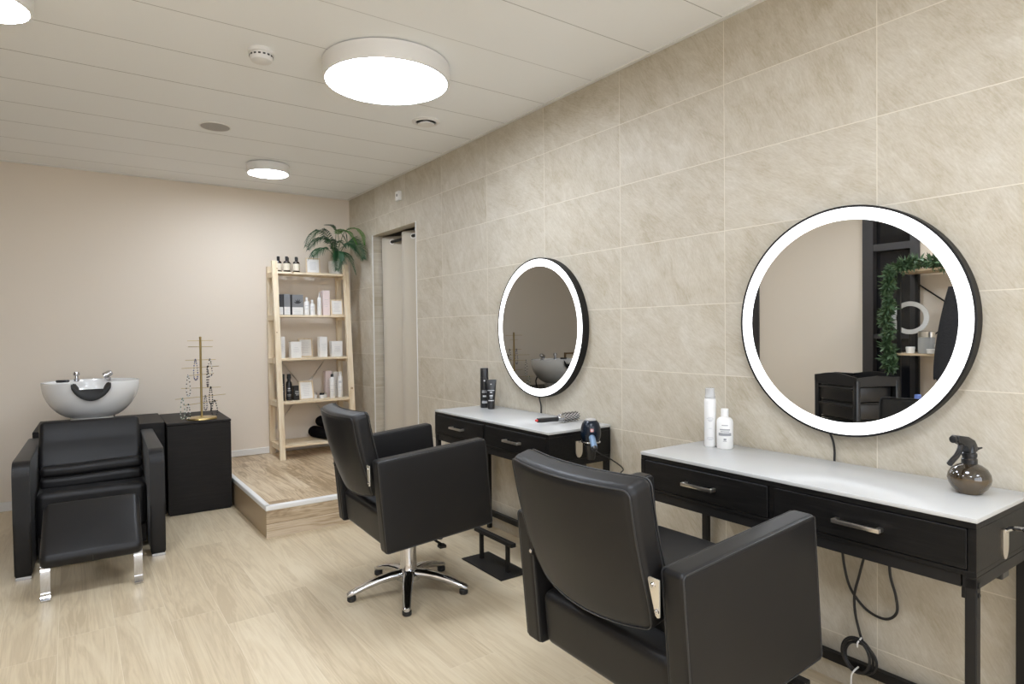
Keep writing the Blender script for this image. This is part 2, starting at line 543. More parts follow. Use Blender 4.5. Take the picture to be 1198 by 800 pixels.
w = obj('window_1', box(BM(), XL - .08, XL - .05, 3.88, 4.85, .05, 2.40), 'dark_glass'); tag(w, kind='structure')
bm = BM()
box(bm, XL - .1, XL + .02, 3.83, 3.89, 0, 2.45); box(bm, XL - .1, XL + .02, 4.84, 4.9, 0, 2.45)
box(bm, XL - .1, XL + .02, 3.89, 4.84, 2.38, 2.45); box(bm, XL - .1, XL + .02, 3.89, 4.84, 0, .06)
obj('window_frame', bm, 'dark_frame', w, 0)

# raised wooden platform
PX, PY, PZ = -1.25, 4.04, .2
struct('floor_platform', box(BM(), PX + .012, .1, PY + .012, YB, .0, PZ - .002), 'platform')
bm = BM(); box(bm, PX, .0, PY, PY + .012, 0, PZ - .03)
struct('trim_5', bm, 'riser')
bm = BM(); box(bm, PX, PX + .012, PY + .012, YB, 0, PZ - .03)
struct('trim_6', bm, 'platform')
bm = BM()
box(bm, PX - .004, .0, PY - .004, PY + .03, PZ - .032, PZ + .001, .006, 3)
box(bm, PX - .004, PX + .03, PY + .0, YB - .02, PZ - .032, PZ + .001, .006, 3)
struct('trim_7', bm, 'alu', 40)

# ------------------------------------------------------------------ lamps
def ceiling_lamp(x, y, r, h, label, small):
    t = thing('ceiling_lamp', label, 'lamp', (x, y, ZC), 0, 'round ceiling lamps')
    bm = BM()
    lathe(bm, [(r * .8, 0), (r * .8, -.004), (r, -.006), (r, -h + .006), (r - .003, -h), (r - .012, -h), (r - .012, -h + .006), (.0, -h + .006)], 72)
    obj('lamp_body', bm, 'white_plastic', t, 30)
    bm = BM()
    lathe(bm, [(r - .0125, -h + .005), (r - .0125, -h + .001), (r - .05, -h - .002), (0, -h - .004)], 72)
    obj('diffuser', bm, 'lamp_small' if small else 'lamp', t, 60)
    return t
ceiling_lamp(-.962, 2.80, .297, .085, 'large round white ceiling lamp over the far styling chair', False)
ceiling_lamp(-.972, 4.94, .153, .07, 'small round white ceiling lamp near the back wall', True)
ceiling_lamp(-2.462, 2.974, .153, .07, 'round white ceiling lamp cut off at top left corner', True)
ceiling_lamp(-1.3, .66, .297, .085, 'large round fill lamp added above the near styling desk, outside the picture', False)  # unseen, added to brighten the near chair and desk
ceiling_lamp(-3.1, 1.5, .153, .07, 'small round fill lamp added near the left wall, outside the picture', True)  # added out of view to lift the left wall and ambient light
ceiling_lamp(-2.9, -.7, .297, .085, 'large round fill lamp added behind the viewpoint on the left, outside the picture', False)  # added out of view; its floor bounce brightens the ceiling
ceiling_lamp(-.962, -1.5, .297, .085, 'large round fill lamp added by the front wall, outside the picture', False)  # another unseen addition for ceiling brightness

# smoke detector
t = thing('smoke_detector', 'white smoke detector with slotted sides on the ceiling', 'smoke detector', (-1.495, 2.964, ZC))
obj('mounting_base', lathe(BM(), [(.055, 0), (.055, -.016), (.05, -.018), (0, -.018)], 40), 'white_plastic', t)
bm = BM(); lathe(bm, [(.047, -.018), (.05, -.024), (.05, -.034), (.044, -.048), (.03, -.054), (0, -.055)], 40)
obj('sensor_head', bm, 'white_plastic', t)
bm = BM()
for k in range(16):
    a = 2 * PI * k / 16
    b2 = BM(); box(b2, .046, .0512, -.0055, .0055, -.033, -.026); merge(bm, b2, Matrix.Rotation(a, 4, 'Z'))
obj('slot_ring', bm, 'black_plastic', t, 0)
# flush loudspeaker
t = thing('ceiling_speaker', 'flat grey round loudspeaker grille flush in the ceiling', 'speaker', (-1.468, 4.2, ZC))
obj('grille', lathe(BM(), [(.082, 0), (.082, -.004), (0, -.006)], 40), 'speaker', t)
obj('rim', lathe(BM(), [(.083, 0), (.083, -.005), (.09, -.004), (.09, 0)], 40), 'white_plastic', t)
# air valve
t = thing('ceiling_vent', 'white round air valve in the ceiling beside the tiled wall', 'vent', (-.436, 3.412, ZC))
obj('vent_collar', lathe(BM(), [(.084, 0), (.084, -.005), (.072, -.013), (.06, -.010), (.058, 0)], 44), 'white_plastic', t)
obj('vent_disc', lathe(BM(), [(.02, 0), (.02, -.014), (.05, -.016), (.049, -.022), (0, -.024)], 44), 'white_plastic', t)
# wall thermostat above the curtain
t = thing('thermostat', 'small white square thermostat on the tiled wall above the curtain', 'thermostat', (0, 4.71, 2.335))
obj('cover', box(BM(), -.028, 0, -.035, .035, -.0, .075, .006, 3), 'white_plastic', t)
obj('display', box(BM(), -.0295, -.027, -.008, .008, .033, .052), 'black_plastic', t, 0)

# ------------------------------------------------------------------ LED mirrors
def led_mirror(y, z, label, glass='mirror'):
    t = thing('led_mirror', label, 'mirror', (0, y, z), 0, 'round LED mirrors')
    mx = Matrix.Rotation(-PI / 2, 4, 'Y')           # lathe axis towards -X
    r = .398
    obj('frame', lathe(BM(), [(r - .03, 0.0), (r - .002, .0), (r, .002), (r, .042), (r - .0015, .0435), (r - .007, .0435), (r - .007, .036), (r - .03, .03)], 120, mtx=mx, cap=False), 'black_metal', t, 30)
    obj('light_ring', lathe(BM(), [(.350, .034), (.350, .0405), (r - .0075, .0405), (r - .0075, .034)], 120, mtx=mx, cap=False), 'ring', t, 30)
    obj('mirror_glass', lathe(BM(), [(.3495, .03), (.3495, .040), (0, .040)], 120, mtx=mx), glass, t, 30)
    return t
m1 = led_mirror(1.117, 1.287, 'large round lit mirror above the near desk, reflecting a trolley and garland')
m2 = led_mirror(2.848, 1.284, 'round lit mirror above the far desk, reflecting the wash basin', 'mirror_dimmed')
obj('power_cord', tube(BM(), spline([(-.018, .06, -.385), (-.016, .045, -.42), (-.010, .042, -.46), (-.008, .044, -.52), (-.008, .046, -.70)], 6), .004, 8), 'cable', m1)
obj('power_cord', tube(BM(), spline([(-.018, .02, -.385), (-.016, .012, -.42), (-.010, .010, -.45), (-.008, .012, -.50), (-.008, .012, -.68)], 6), .004, 8), 'cable', m2)

# ------------------------------------------------------------------ styling desks (origin: wall side, right end, floor)
def make_desk(label):
    t = thing('styling_desk', label, 'desk', (0, 0, 0), 0, 'styling desks along the tiled wall')
    L, D = 1.11, .41
    obj('glass_top', box(BM(), -D - .002, -.012, -.002, L + .002, .780, .792, .002, 2), 'glass_top', t, 40)
    bm = BM()                                        # carcass: top board, bottom board, ends, middle post, back
    box(bm, -D, -.014, 0, L, .764, .7798, .001, 1); box(bm, -D, -.014, 0, L, .644, .657, .001, 1)
    box(bm, -D, -.014, 0, .018, .657, .764); box(bm, -D, -.014, L - .018, L, .657, .764)
    box(bm, -D + .004, -.014, L / 2 - .009, L / 2 + .009, .657, .764); box(bm, -.024, -.014, .018, L - .018, .657, .764)
    obj('carcass', bm, 'black_oak', t, 0)
    for y0, y1 in ((.0205, L / 2 - .0115), (L / 2 + .0115, L - .0205)):
        dr = obj('drawer', box(BM(), -D - .002, -D + .30, y0, y1, .6595, .7615, .0015, 1), 'black_oak', t, 0)
        ym = (y0 + y1) / 2
        h = .066
        bm = BM()
        box(bm, -D - .03, -D - .021, ym - h, ym + h, .704, .716, .0015, 2)
        box(bm, -D - .022, -D - .001, ym - h, ym - h + .012, .704, .716, .001, 1)
        box(bm, -D - .022, -D - .001, ym + h - .012, ym + h, .704, .716, .001, 1)
        tag(obj('handle', bm, 'nickel', dr, 30), 'brushed nickel bar handle')
    bm = BM()                                        # steel frame under the case
    box(bm, -D + .004, -D + .03, .035, L - .035, .612, .6435); box(bm, -.04, -.016, .035, L - .035, .612, .6435)
    box(bm, -D + .002, -.016, .0, .03, .614, .6435); box(bm, -D + .002, -.016, L - .03, L, .614, .6435)
    obj('apron_frame', bm, 'black_metal', t, 0)
    for x0 in (-D + .002, -.044):
        for y0 in (.0, L - .026):
            lg = obj('leg', box(BM(), x0, x0 + .026, y0, y0 + .026, 0, .640, .002, 1), 'black_metal', t, 0)
            bm = BM()
            yy = -.003 if y0 == 0 else L + .001
            for zz in (.622, .598):
                bm = BM(); lathe(bm, [(.0065, 0), (.0065, .002), (.004, .0035), (0, .0035)], 10, mtx=Matrix.Translation((x0 + .013, y0 if y0 == 0 else L, zz)) @ Matrix.Rotation(PI / 2 if y0 == 0 else -PI / 2, 4, 'X'))
                obj('bolt', bm, 'black_metal', lg)
    obj('bottom_rail', box(BM(), -.044, -.018, .026, L - .026, .085, .118, .002, 1), 'black_metal', t, 0)
    for y0 in (.001, L - .025):
        obj('side_rail', box(BM(), -D + .028, -.044, y0, y0 + .024, .085, .115, .002, 1), 'black_metal', t, 0)
    # corner gusset seen beside the front right leg
    obj('gusset', box(BM(), -D + .006, -D + .026, .0265, .034, .585, .615), 'black_metal', t, 0)
    obj('cable_clip', box(BM(), -.22, -.17, .004, .03, .592, .6135, .004, 2), 'black_plastic', t, 0)
    # dryer holder: shield plate on the right end and a ring on an arm
    hl = obj('dryer_holder', prism(BM(), [(-.246, .733)] + [(-.225 + .021 * math.cos(R(a)), .70 + .035 * math.sin(R(a)) - .012) for a in range(180, 361, 15)] + [(-.204, .733)], -.005, -.0002, 'y'), 'nickel', t, 0)
    bm = BM(); tube(bm, spline([(-.225, -.004, .728), (-.225, -.02, .738), (-.225, -.045, .742)], 5), .006, 10)
    ringp = [(-.225 + .042 * math.cos(2 * PI * k / 36), -.087 + .042 * math.sin(2 * PI * k / 36), .742) for k in range(36)]
    tube(bm, ringp, .0045, 8, True)
    obj('holder_ring', bm, 'chrome', hl)
    return t
desk = make_desk('black two-drawer desk with white glass top under the near mirror')
desk.location = (0, .599, 0)
desk2 = copy_tree(desk); desk2.location = (0, 2.288, 0)
desk2['label'] = 'black two-drawer desk under the far mirror, hair dryer hung on its end'

# loose cables under the near desk
t = thing('cable_bundle', 'black power cables looped and coiled under the near desk', 'cable', (-.06, 1.07, .13))
def rel(p): return (p[0] - t.location.x, p[1] - t.location.y, p[2] - t.location.z)
C1 = [(-.022, 1.135, .66), (-.02, 1.128, .50), (-.02, 1.118, .42), (-.02, 1.096, .353), (-.02, 1.045, .302), (-.02, .985, .292), (-.02, .950, .325), (-.02, .952, .38), (-.02, .97, .45), (-.022, .972, .56), (-.022, .975, .66)]
obj('cable_loop', tube(BM(), [rel(p) for p in spline(C1, 8)], .0045, 8), 'cable', t)
C2 = [(-.024, 1.035, .66), (-.024, 1.045, .52), (-.024, 1.066, .42), (-.024, 1.083, .345), (-.026, 1.080, .28), (-.03, 1.062, .215), (-.052, 1.045, .208)]
obj('cable_drop', tube(BM(), [rel(p) for p in spline(C2, 8)], .0045, 8), 'cable', t)
bm = BM()
for k, (ry, rz, cy, cz) in enumerate(((.052, .058, 1.060, .150), (.046, .052, 1.051, .146), (.054, .05, 1.046, .149), (.044, .056, 1.056, .153))):
    tube(bm, [rel((-.054 - .005 * k, cy + ry * math.cos(2 * PI * j / 40), cz + rz * math.sin(2 * PI * j / 40))) for j in range(40)], .0045, 8, True)
obj('coil', bm, 'cable', t)
bm = BM()
tube(bm, [rel(p) for p in spline([(-.05, 1.048, .212), (-.08, 1.046, .205), (-.078, 1.048, .19)], 5)], .003, 6)
obj('cable_tie', bm, 'white_plastic', t)
bm = BM()
tube(bm, [rel(p) for p in spline([(-.05, 1.058, .108), (-.078, 1.06, .102), (-.082, 1.066, .085), (-.08, 1.068, .055)], 5)], .003, 6)
obj('cable_tie', bm, 'white_plastic', t)

# ------------------------------------------------------------------ styling chairs
TILT = R(5.0)
def make_chair(label):
    t = thing('styling_chair', label, 'chair', (0, 0, 0), 0, 'styling chairs at the desks')
    T = Matrix.Translation((.010, 0, .540)) @ Matrix.Rotation(-TILT, 4, 'Y')     # +x is the front; nose up
    for s in (-1, 1):
        cy = s * .2925
        arm = obj('armrest', rbox(BM(), .268, .0335, .203, .013, 5, mtx=T, c=(0, cy, 0)), 'leather', t, 50)
        bm = BM()
        for sy in (-1, 1):
            yy = cy + sy * .0325
            for e in (.012,):
                pts = []
                hx, hz, rr = .267, .202, .014
                for (qx, qz, a0) in ((hx - rr, hz - rr, 0), (-hx + rr, hz - rr, 90), (-hx + rr, -hz + rr, 180), (hx - rr, -hz + rr, 270)):
                    for k in range(5):
                        a = R(a0 + 90 * k / 4); pts.append(T @ Vector((qx + (rr - .003) * math.cos(a), yy - sy * .001, qz + (rr - .003) * math.sin(a))))
                tube(bm, pts, .0022, 6, True)
        obj('piping', bm, 'piping', arm)
    # seat base block
    obj('seat_base', rbox(BM(), .245, .257, .085, .03, 4, mtx=T, c=(-.006, 0, -.118)), 'leather', t, 50)
    def puff(p):
        k = max(0, 1 - (p.x / .22) ** 2) * max(0, 1 - (p.y / .25) ** 2)
        return (p.x, p.y, p.z + (.018 * k if p.z > 0 else 0))
    obj('seat_cushion', rbox(BM(), .215, .255, .045, .028, 6, puff, T, (.05, 0, -.01)), 'leather', t, 50)
    # backrest: curved, leaning back
    hw, hh, ht = .243, .19, .040
    def bend(p):
        v = p.y / hw; s = (p.z + hh) / (2 * hh)
        x = p.x - .034 * (1 - v * v) * (1 if True else 0)
        x += -.012 * math.sin(PI * s)
        wfac = 1.0 - .035 * (1 - s) - (.085 * ((.38 - s) / .38) ** 2 if s < .38 else 0)
        zdip = -.012 * (1 - v * v) * (1 - s) + .006 * (1 - v * v) * s
        # soft front pad
        if p.x > 0: x += .012 * (1 - v * v) * math.sin(PI * min(1, max(0, s)))
        return (x, p.y * wfac, p.z + zdip)
    TB = Matrix.Translation((-.262, 0, .735)) @ Matrix.Rotation(-R(15.5), 4, 'Y')
    bk = obj('backrest', rbox(BM(), ht, hw, hh, .024, 8, bend, TB), 'leather', t, 55)
    bm = BM()
    for sx in (-1, 1):
        pts = []
        hy, hz, rr = hw - .001, hh - .001, .024
        segs = []
        for (qy, qz, a0) in ((hy - rr, hz - rr, 0), (-hy + rr, hz - rr, 90), (-hy + rr, -hz + rr, 180), (hy - rr, -hz + rr, 270)):
            for k in range(5):
                a = R(a0 + 90 * k / 4); segs.append((qy + (rr - .005) * math.cos(a), qz + (rr - .005) * math.sin(a)))
        full = []
        for i in range(len(segs)):
            a, b = Vector(segs[i]), Vector(segs[(i + 1) % len(segs)])
            n = max(1, int((b - a).length / .03))
            for k in range(n): full.append(a.lerp(b, k / n))
        for y, z in full:
            pts.append(TB @ Vector(bend(Vector((sx * (ht - .0035), y, z)))))
        tube(bm, pts, .0024, 6, True)
    obj('piping', bm, 'piping', bk)
    # hinge plates
    for s in (-1, 1):
        bm = BM()
        dv = .012 if s < 0 else -.022
        prism(bm, [(s * (a_ + dv), b) for a_, b in ((.2225, .690), (.2265, .694), (.2575, .694), (.2575, .608), (.252, .606), (.246, .610))], -.289, -.285, 'x')
        pl = obj('hinge_plate', bm, 'bracket' if s < 0 else 'black_metal', t, 0)  # left plate is shaded; that darkness is put into its material
        SCR = ((.2405, .679), (.2515, .621))
        for (v_, b) in SCR:
            obj('screw', lathe(BM(), [(.0065, 0), (.0065, .003), (.004, .005), (0, .005)], 14, mtx=Matrix.Translation((-.289, s * (v_ + dv), b)) @ Matrix.Rotation(-PI / 2, 4, 'Y')), 'chrome', pl)
    # pump column
    bm = BM()
    lathe(bm, [(.062, .062), (.062, .085), (.05, .095), (.043, .11), (.040, .118), (.040, .25), (.034, .252), (.034, .33)], 32)
    obj('pump_column', bm, 'chrome', t)
    obj('mounting_plate', box(BM(), -.10, .10, -.10, .10, .322, .345, .004, 1), 'black_metal', t, 0)
    bm = BM(); tube(bm, [(.02, -.03, .30), (.05, -.14, .292), (.075, -.215, .272)], .006, 8); box(bm, .058, .092, -.238, -.205, .258, .274, .003, 1)
    obj('pump_lever', bm, 'black_metal', t)
    for k in range(5):
        a = R(29 + 72 * k)
        mz = Matrix.Rotation(a, 4, 'Z')
        bm = BM()
        st = [(.03, .088, .030, .022), (.09, .086, .027, .020), (.15, .076, .024, .018), (.21, .060, .021, .016), (.26, .042, .019, .014), (.29, .033, .018, .012), (.300, .030, .012, .008)]
        rings = []
        for (d, z, w_, h_) in st:
            ring = []
            for j in range(12):
                q = 2 * PI * j / 12
                cx_, sx_ = math.cos(q), math.sin(q)
                ring.append(bm.verts.new(mz @ Vector((d, w_ * (abs(cx_) ** .7) * (1 if cx_ > 0 else -1), z + h_ * (abs(sx_) ** .7) * (1 if sx_ > 0 else -1)))))
            rings.append(ring)
        for A, B in zip(rings, rings[1:]):
            for j in range(12): bm.faces.new((A[j], A[(j + 1) % 12], B[(j + 1) % 12], B[j]))
        bm.faces.new(rings[0]); bm.faces.new(rings[-1])
        lg = obj('star_leg', bm, 'chrome', t, 50)
        obj('rubber_foot', lathe(BM(), [(.018, .0), (.021, .004), (.021, .020), (.016, .026), (0, .026)], 18, mtx=mz @ Matrix.Translation((.278, 0, 0))), 'rubber', lg)
    return t
chair = make_chair('black leather styling chair facing the far desk, chrome star base in full view')
chair.location = (-.885, 2.806, 0); chair.rotation_euler.z = R(-2.6)
chair2 = copy_tree(chair)
chair2.location = (-.844, 1.237, 0); chair2.rotation_euler.z = R(-1.15)
chair2['label'] = 'largest black leather styling chair in front, facing the near desk'

# ------------------------------------------------------------------ footrests
def make_footrest(label):
    t = thing('footrest', label, 'footrest', (0, 0, 0), 0, 'footrests at the desks')
    obj('base_plate', box(BM(), -.09, .09, -.195, .195, 0, .007, .002, 1), 'black_metal', t, 0)
    for y in (-.127, .127):
        obj('post', box(BM(), -.009, .009, y - .009, y + .009, .007, .150), 'black_metal', t, 0)
    obj('foot_bar', box(BM(), -.016, .016, -.182, .182, .149, .170, .003, 2), 'black_metal', t, 0)
    return t
fr = make_footrest('black steel footrest on a flat plate between the far chair and its desk')
fr.location = (-.375, 2.812, 0)
fr2 = copy_tree(fr); fr2.location = (-.375, 1.235, 0)
fr2['label'] = 'black steel footrest partly hidden behind the near chair'

# ------------------------------------------------------------------ shampoo unit (origin: chair front centre on the floor)
t = thing('shampoo_chair', 'black leather backwash chair with white ceramic basin and padded leg rest', 'salon chair', (-2.137, 4.11, 0), R(-2.0))
for s in (-1, 1):
    cx = s * .308
    # side profile (y from the front to the back, z), rounded upper front corner
    prof = [(0.006, .016), (.92, .016), (.92, .618), (.085, .612)] + [(.075 + .075 * math.cos(R(a)), .537 + .075 * math.sin(R(a))) for a in range(95, 181, 9)] + [(0.0, .3)]
    bm = BM(); prism(bm, prof, cx - .038, cx + .038, 'x')
    bmesh.ops.bevel(bm, geom=[e for e in bm.edges], offset=.011, segments=3, profile=.5, affect='EDGES')
    arm = obj('armrest', bm, 'leather', t, 40)
    obj('foot_strip', box(BM(), cx - .034, cx + .034, .004, .06, 0, .0165, .001, 1), 'chrome', arm, 0)
# seat front and folded cushions
obj('seat_front', rbox(BM(), .2665, .22, .132, .035, 4, c=(0, .44, .262)), 'leather', t, 50)
obj('plinth', box(BM(), -.262, .262, .25, .9, .03, .16), 'black_board', t, 0)
def soft(p): return (p.x, p.y - .008 * (1 - (p.x / .26) ** 2), p.z + .004 * math.sin(p.x * 9))
obj('seat_cushion', rbox(BM(), .255, .21, .034, .024, 6, soft, Matrix.Translation((0, .575, .424)) @ Matrix.Rotation(R(2), 4, 'X')), 'leather', t, 50)
obj('back_cushion', rbox(BM(), .255, .20, .030, .024, 6, soft, Matrix.Translation((0, .59, .487)) @ Matrix.Rotation(R(2), 4, 'X')), 'leather', t, 50)
def padded(p):
    k = math.exp(-((p.z - .02) / .03) ** 2) * .006
    return (p.x, p.y + (k if p.y < 0 else 0), p.z)
obj('backrest', rbox(BM(), .260, .05, .155, .028, 8, padded, Matrix.Translation((-.008, .57, .600)) @ Matrix.Rotation(R(-32), 4, 'X')), 'leather', t, 50)
# leg rest pad with chrome skids
def pillow(p): return (p.x, p.y, p.z + (.010 * max(0, 1 - (p.x / .21) ** 2) * max(0, 1 - (p.y / .2) ** 2) if p.z > 0 else 0))
LP = Matrix.Translation((.0, -.215, .272)) @ Matrix.Rotation(R(29.5), 4, 'X')
lr = obj('leg_rest', rbox(BM(), .214, .205, .038, .032, 6, pillow, LP), 'leather', t, 50)
obj('seam', tube(BM(), [LP @ Vector((.0, -.2035, -.022)), LP @ Vector((.0, -.2055, .0)), LP @ Vector((.0, -.2030, .020))], .0012, 6), 'piping', lr)
for s in (-1, 1):
    cx = s * .192
    bm = BM()
    path = [(-.17, .185), (-.335, .168), (-.372, .150), (-.378, .110), (-.372, .05), (-.372, .028), (-.392, .006), (-.402, .002)]
    sp = spline([(0, a, b) for a, b in path], 5)
    for i in range(len(sp) - 1):
        pass
    th = .005
    A = []
    for i, p in enumerate(sp):
        d = (sp[min(i + 1, len(sp) - 1)] - sp[max(i - 1, 0)]).normalized(); n_ = Vector((0, -d.z, d.y))
        A.append([bm.verts.new(p + n_ * th * q + Vector((cx + s2 * .019, 0, .004))) for q, s2 in ((1, -1), (1, 1), (-1, 1), (-1, -1))])
    for a, b in zip(A, A[1:]):
        for j in range(4): bm.faces.new((a[j], a[(j + 1) % 4], b[(j + 1) % 4], b[j]))
    bm.faces.new(A[0]); bm.faces.new(A[-1])
    tag(obj('skid_leg', bm, 'chrome', t, 40), 'bent chrome flat-bar leg')
# plinth box carrying the basin
obj('basin_cabinet', box(BM(), -.325, .420, .93, 1.55, .0, .652, .003, 1), 'black_board', t, 0)
# basin: an oval bowl with a neck notch in the front rim
def basin_bm():
    bm = BM(); seg = 96
    rx, ry = .282, .255
    prof = []
    H = .245
    for i in range(15):                        # outside, bottom to rim
        q = i / 14; z = H * q
        prof.append((.36 + .64 * (1 - (1 - q) ** 2.0) ** .62 if q > 0 else .36, z, 0))
    prof.append((1.0, H + .006, 0)); prof.append((.985, H + .010, 0)); prof.append((.955, H + .006, 0))
    for i in range(1, 15):                     # inside, rim to bottom
        q = 1 - i / 14; z = .03 + (H - .03) * q
        prof.append(((.26 + .67 * (1 - (1 - q) ** 2.0) ** .62) if q > 0 else .26, z, 1))
    rings = []
    for (r, z, side) in prof:
        ring = []
        for k in range(seg):
            a = 2 * PI * k / seg
            da = abs((a - 1.5 * PI + PI) % (2 * PI) - PI)        # angle from the front (-Y)
            lim = .098 * max(0, 1 - (da / .39) ** 2) ** .7 if da < .39 else 0
            zz = min(z, H + .008 - lim - (0 if lim == 0 else .0))
            rr = r
            if lim > 0 and z > zz and not side:       # keep the wall where it is at the lowered height
                q = max(0, min(1, zz / H)); rr = min(r, .36 + .64 * (1 - (1 - q) ** 2.0) ** .62)
            if lim > 0 and z > zz and side:
                q = max(0, min(1, (zz - .03) / (H - .03))); rr = .26 + .67 * (1 - (1 - q) ** 2.0) ** .62
                zz -= .002
            ring.append(bm.verts.new((rx * rr * math.cos(a), ry * rr * math.sin(a), zz)))
        rings.append(ring)
    for A, B in zip(rings, rings[1:]):
        for k in range(seg): bm.faces.new((A[k], A[(k + 1) % seg], B[(k + 1) % seg], B[k]))
    bm.faces.new(rings[0]); bm.faces.new(rings[-1])
    return bm
ba = obj('basin', basin_bm(), 'ceramic', t, 50, loc=(-.004, 1.09, .705))
obj('basin_collar', lathe(BM(), [(.125, -.058), (.125, .004), (.118, .012), (.09, .014), (0, .014)], 48), 'ceramic', ba)
# neck rest: black gel pad saddled in the notch
bm = BM()
secs = []
for i in range(25):
    u = -1 + 2 * i / 24
    a = 1.5 * PI + u * .375
    lim = .098 * max(0, 1 - (u * .375 / .39) ** 2) ** .7
    z = .253 - lim
    q = max(0, min(1, z / .245)); rr = .36 + .64 * (1 - (1 - q) ** 2.0) ** .62
    base = Vector((.282 * rr * math.cos(a), .255 * rr * math.sin(a), z))
    out = Vector((math.cos(a), math.sin(a), 0))
    tt = max(.016, .253 - .042 - z)
    secs.append([bm.verts.new(base + out * o_ + Vector((0, 0, h_))) for o_, h_ in ((.014, -.020), (.019, .0), (.014, .016), (.004, tt * .6), (-.014, tt), (-.05, tt - .006), (-.085, -.012), (-.08, -.024), (-.03, -.004), (-.003, -.004), (.006, -.020))])
for A, B in zip(secs, secs[1:]):
    for j in range(11): bm.faces.new((A[j], A[(j + 1) % 11], B[(j + 1) % 11], B[j]))
bm.faces.new(secs[0]); bm.faces.new(secs[-1])
tag(obj('neck_rest', bm, 'rubber', ba, 50), 'black rubber neck rest')
bm = BM()
lathe(bm, [(.018, .245), (.018, .262), (.012, .266), (.012, .285), (.019, .288), (.021, .30), (.016, .312), (0, .314)], 20, (-.088, .12, 0))
tag(obj('tap', bm, 'chrome', ba), 'chrome tap knob')
bm = BM()
lathe(bm, [(.020, .24), (.020, .264), (.010, .268), (.010, .28), (0, .28)], 20, (.095, .12, 0))
lathe(bm, [(.013, -.03), (.02, -.028), (.022, .01), (.014, .03), (0, .032)], 20, mtx=Matrix.Translation((.095, .12, .288)) @ Matrix.Rotation(R(65), 4, 'Y'))
tag(obj('hand_shower', bm, 'chrome', ba), 'chrome hand shower head')
obj('hose', tube(BM(), spline([(.11, .16, .10), (.13, .19, .02), (.12, .18, -.052)], 6), .008, 8), 'cable', ba)
lathe_b = lathe(BM(), [(.03, .246), (.034, .256), (.030, .262), (0, .264)], 20, (-.165, .07, 0), sx=1.2)
obj('drain_cap', lathe_b, 'black_plastic', ba)

# ------------------------------------------------------------------ black cabinet with jewellery stand
t = thing('storage_box', 'low black box with flat top beside the backwash chair, carrying the jewellery stand', 'cabinet', (-1.468, 5.2, 0), R(-2.0))
obj('body', box(BM(), -.205, .205, -.275, .36, .012, .632, .002, 1), 'black_board', t, 0)
obj('top_panel', box(BM(), -.207, .207, -.278, .362, .634, .650, .002, 1), 'black_board', t, 0)
obj('plinth', box(BM(), -.195, .195, -.265, .35, 0, .012), 'black_board', t, 0)

SX, SY, SZ = -1.443, 5.05, .650
t = thing('jewellery_stand', 'brass tree-shaped jewellery stand with thin arms on the black box', 'jewellery stand', (SX, SY, SZ))
obj('base', lathe(BM(), [(.098, 0), (.101, .004), (.098, .014), (.02, .017), (.0095, .022)], 48), 'gold', t)
obj('pole', lathe(BM(), [(.0075, .015), (.0075, .59), (.0085, .592), (.0085, .60), (0, .602)], 20), 'gold', t)
arms = [(.572, .090, 12), (.528, .085, -28), (.432, .10, -8), (.378, .155, 30), (.325, .125, 38), (.228, .13, -14), (.163, .20, 26), (.118, .165, 40)]
for z, hl_, a in arms:
    a = R(a); dx, dy = math.cos(a) * hl_, math.sin(a) * hl_
    obj('arm', tube(BM(), [(-dx, -dy, z), (dx, dy, z)], .0022, 6), 'gold', t)
bead_m = {'black': plain('black_beads', (.02, .02, .022), .25), 'blue': plain('blue_beads', (.05, .06, .25), .3), 'white': plain('white_beads', (.75, .74, .70), .3),
          'green': plain('green_beads', (.16, .24, .18), .35), 'grey': plain('grey_beads', (.22, .21, .21), .3), 'brown': plain('brown_beads', (.07, .05, .045), .35)}
def necklace(arm_i, u, length, width, mats, label, r=.0052, tassel=False):
    z, hl_, a = arms[arm_i]; a = R(a)
    x, y = SX + math.cos(a) * hl_ * u, SY + math.sin(a) * hl_ * u
    zt = SZ + z
    t = thing('necklace', label, 'necklace', (x, y, zt), 0, 'necklaces on the jewellery stand')
    n = max(8, int((2 * length) / (r * 2.1)))
    bms = {m: BM() for m in mats}
    for i in range(n):
        q = 2 * PI * i / n
        px = math.sin(q) * width / 2 * (.35 + .65 * (1 - math.cos(q)) / 2)
        pz = -(1 - math.cos(q)) / 2 * length + .004
        py = -.004 if i % 2 else .004
        mm = mats[i % len(mats)]
        bmesh.ops.create_icosphere(bms[mm], subdivisions=1, radius=r, matrix=Matrix.Translation((px, py * .6, pz)))
    for k, mm in enumerate(mats): obj('bead_strand', bms[mm], bead_m[mm], t, 60)
    if tassel:
        obj('tassel', lathe(BM(), [(.002, .0), (.004, -.004), (.003, -.012), (.006, -.05), (0, -.05)], 10, (0, 0, -length)), bead_m[mats[0]], t)
necklace(2, -.34, .150, .036, ('blue', 'grey'), 'blue and grey bead necklace left of the stand pole')
necklace(3, .36, .150, .012, ('brown',), 'short dark brown strand hanging just right of the pole', .006)
necklace(2, .60, .130, .036, ('black', 'grey', 'white'), 'black, grey and white loop on the right end of an upper arm')
necklace(4, -.96, .150, .034, ('black', 'white'), 'black and white dotted strand on the left middle arm', .0045)
necklace(6, -.74, .150, .036, ('white', 'green'), 'white and green strand at the lower left of the stand')
necklace(7, -.78, .105, .030, ('green', 'black', 'white'), 'green speckled strand on the lowest arm, left end')
necklace(5, .48, .125, .028, ('black',), 'black bead loop with tassel right of the pole', .0055, True)
necklace(6, .16, .105, .026, ('brown', 'grey'), 'small brown and grey loop close to the pole')
necklace(7, .80, .118, .052, ('black',), 'open black bead loop at the lower right of the stand', .0055)

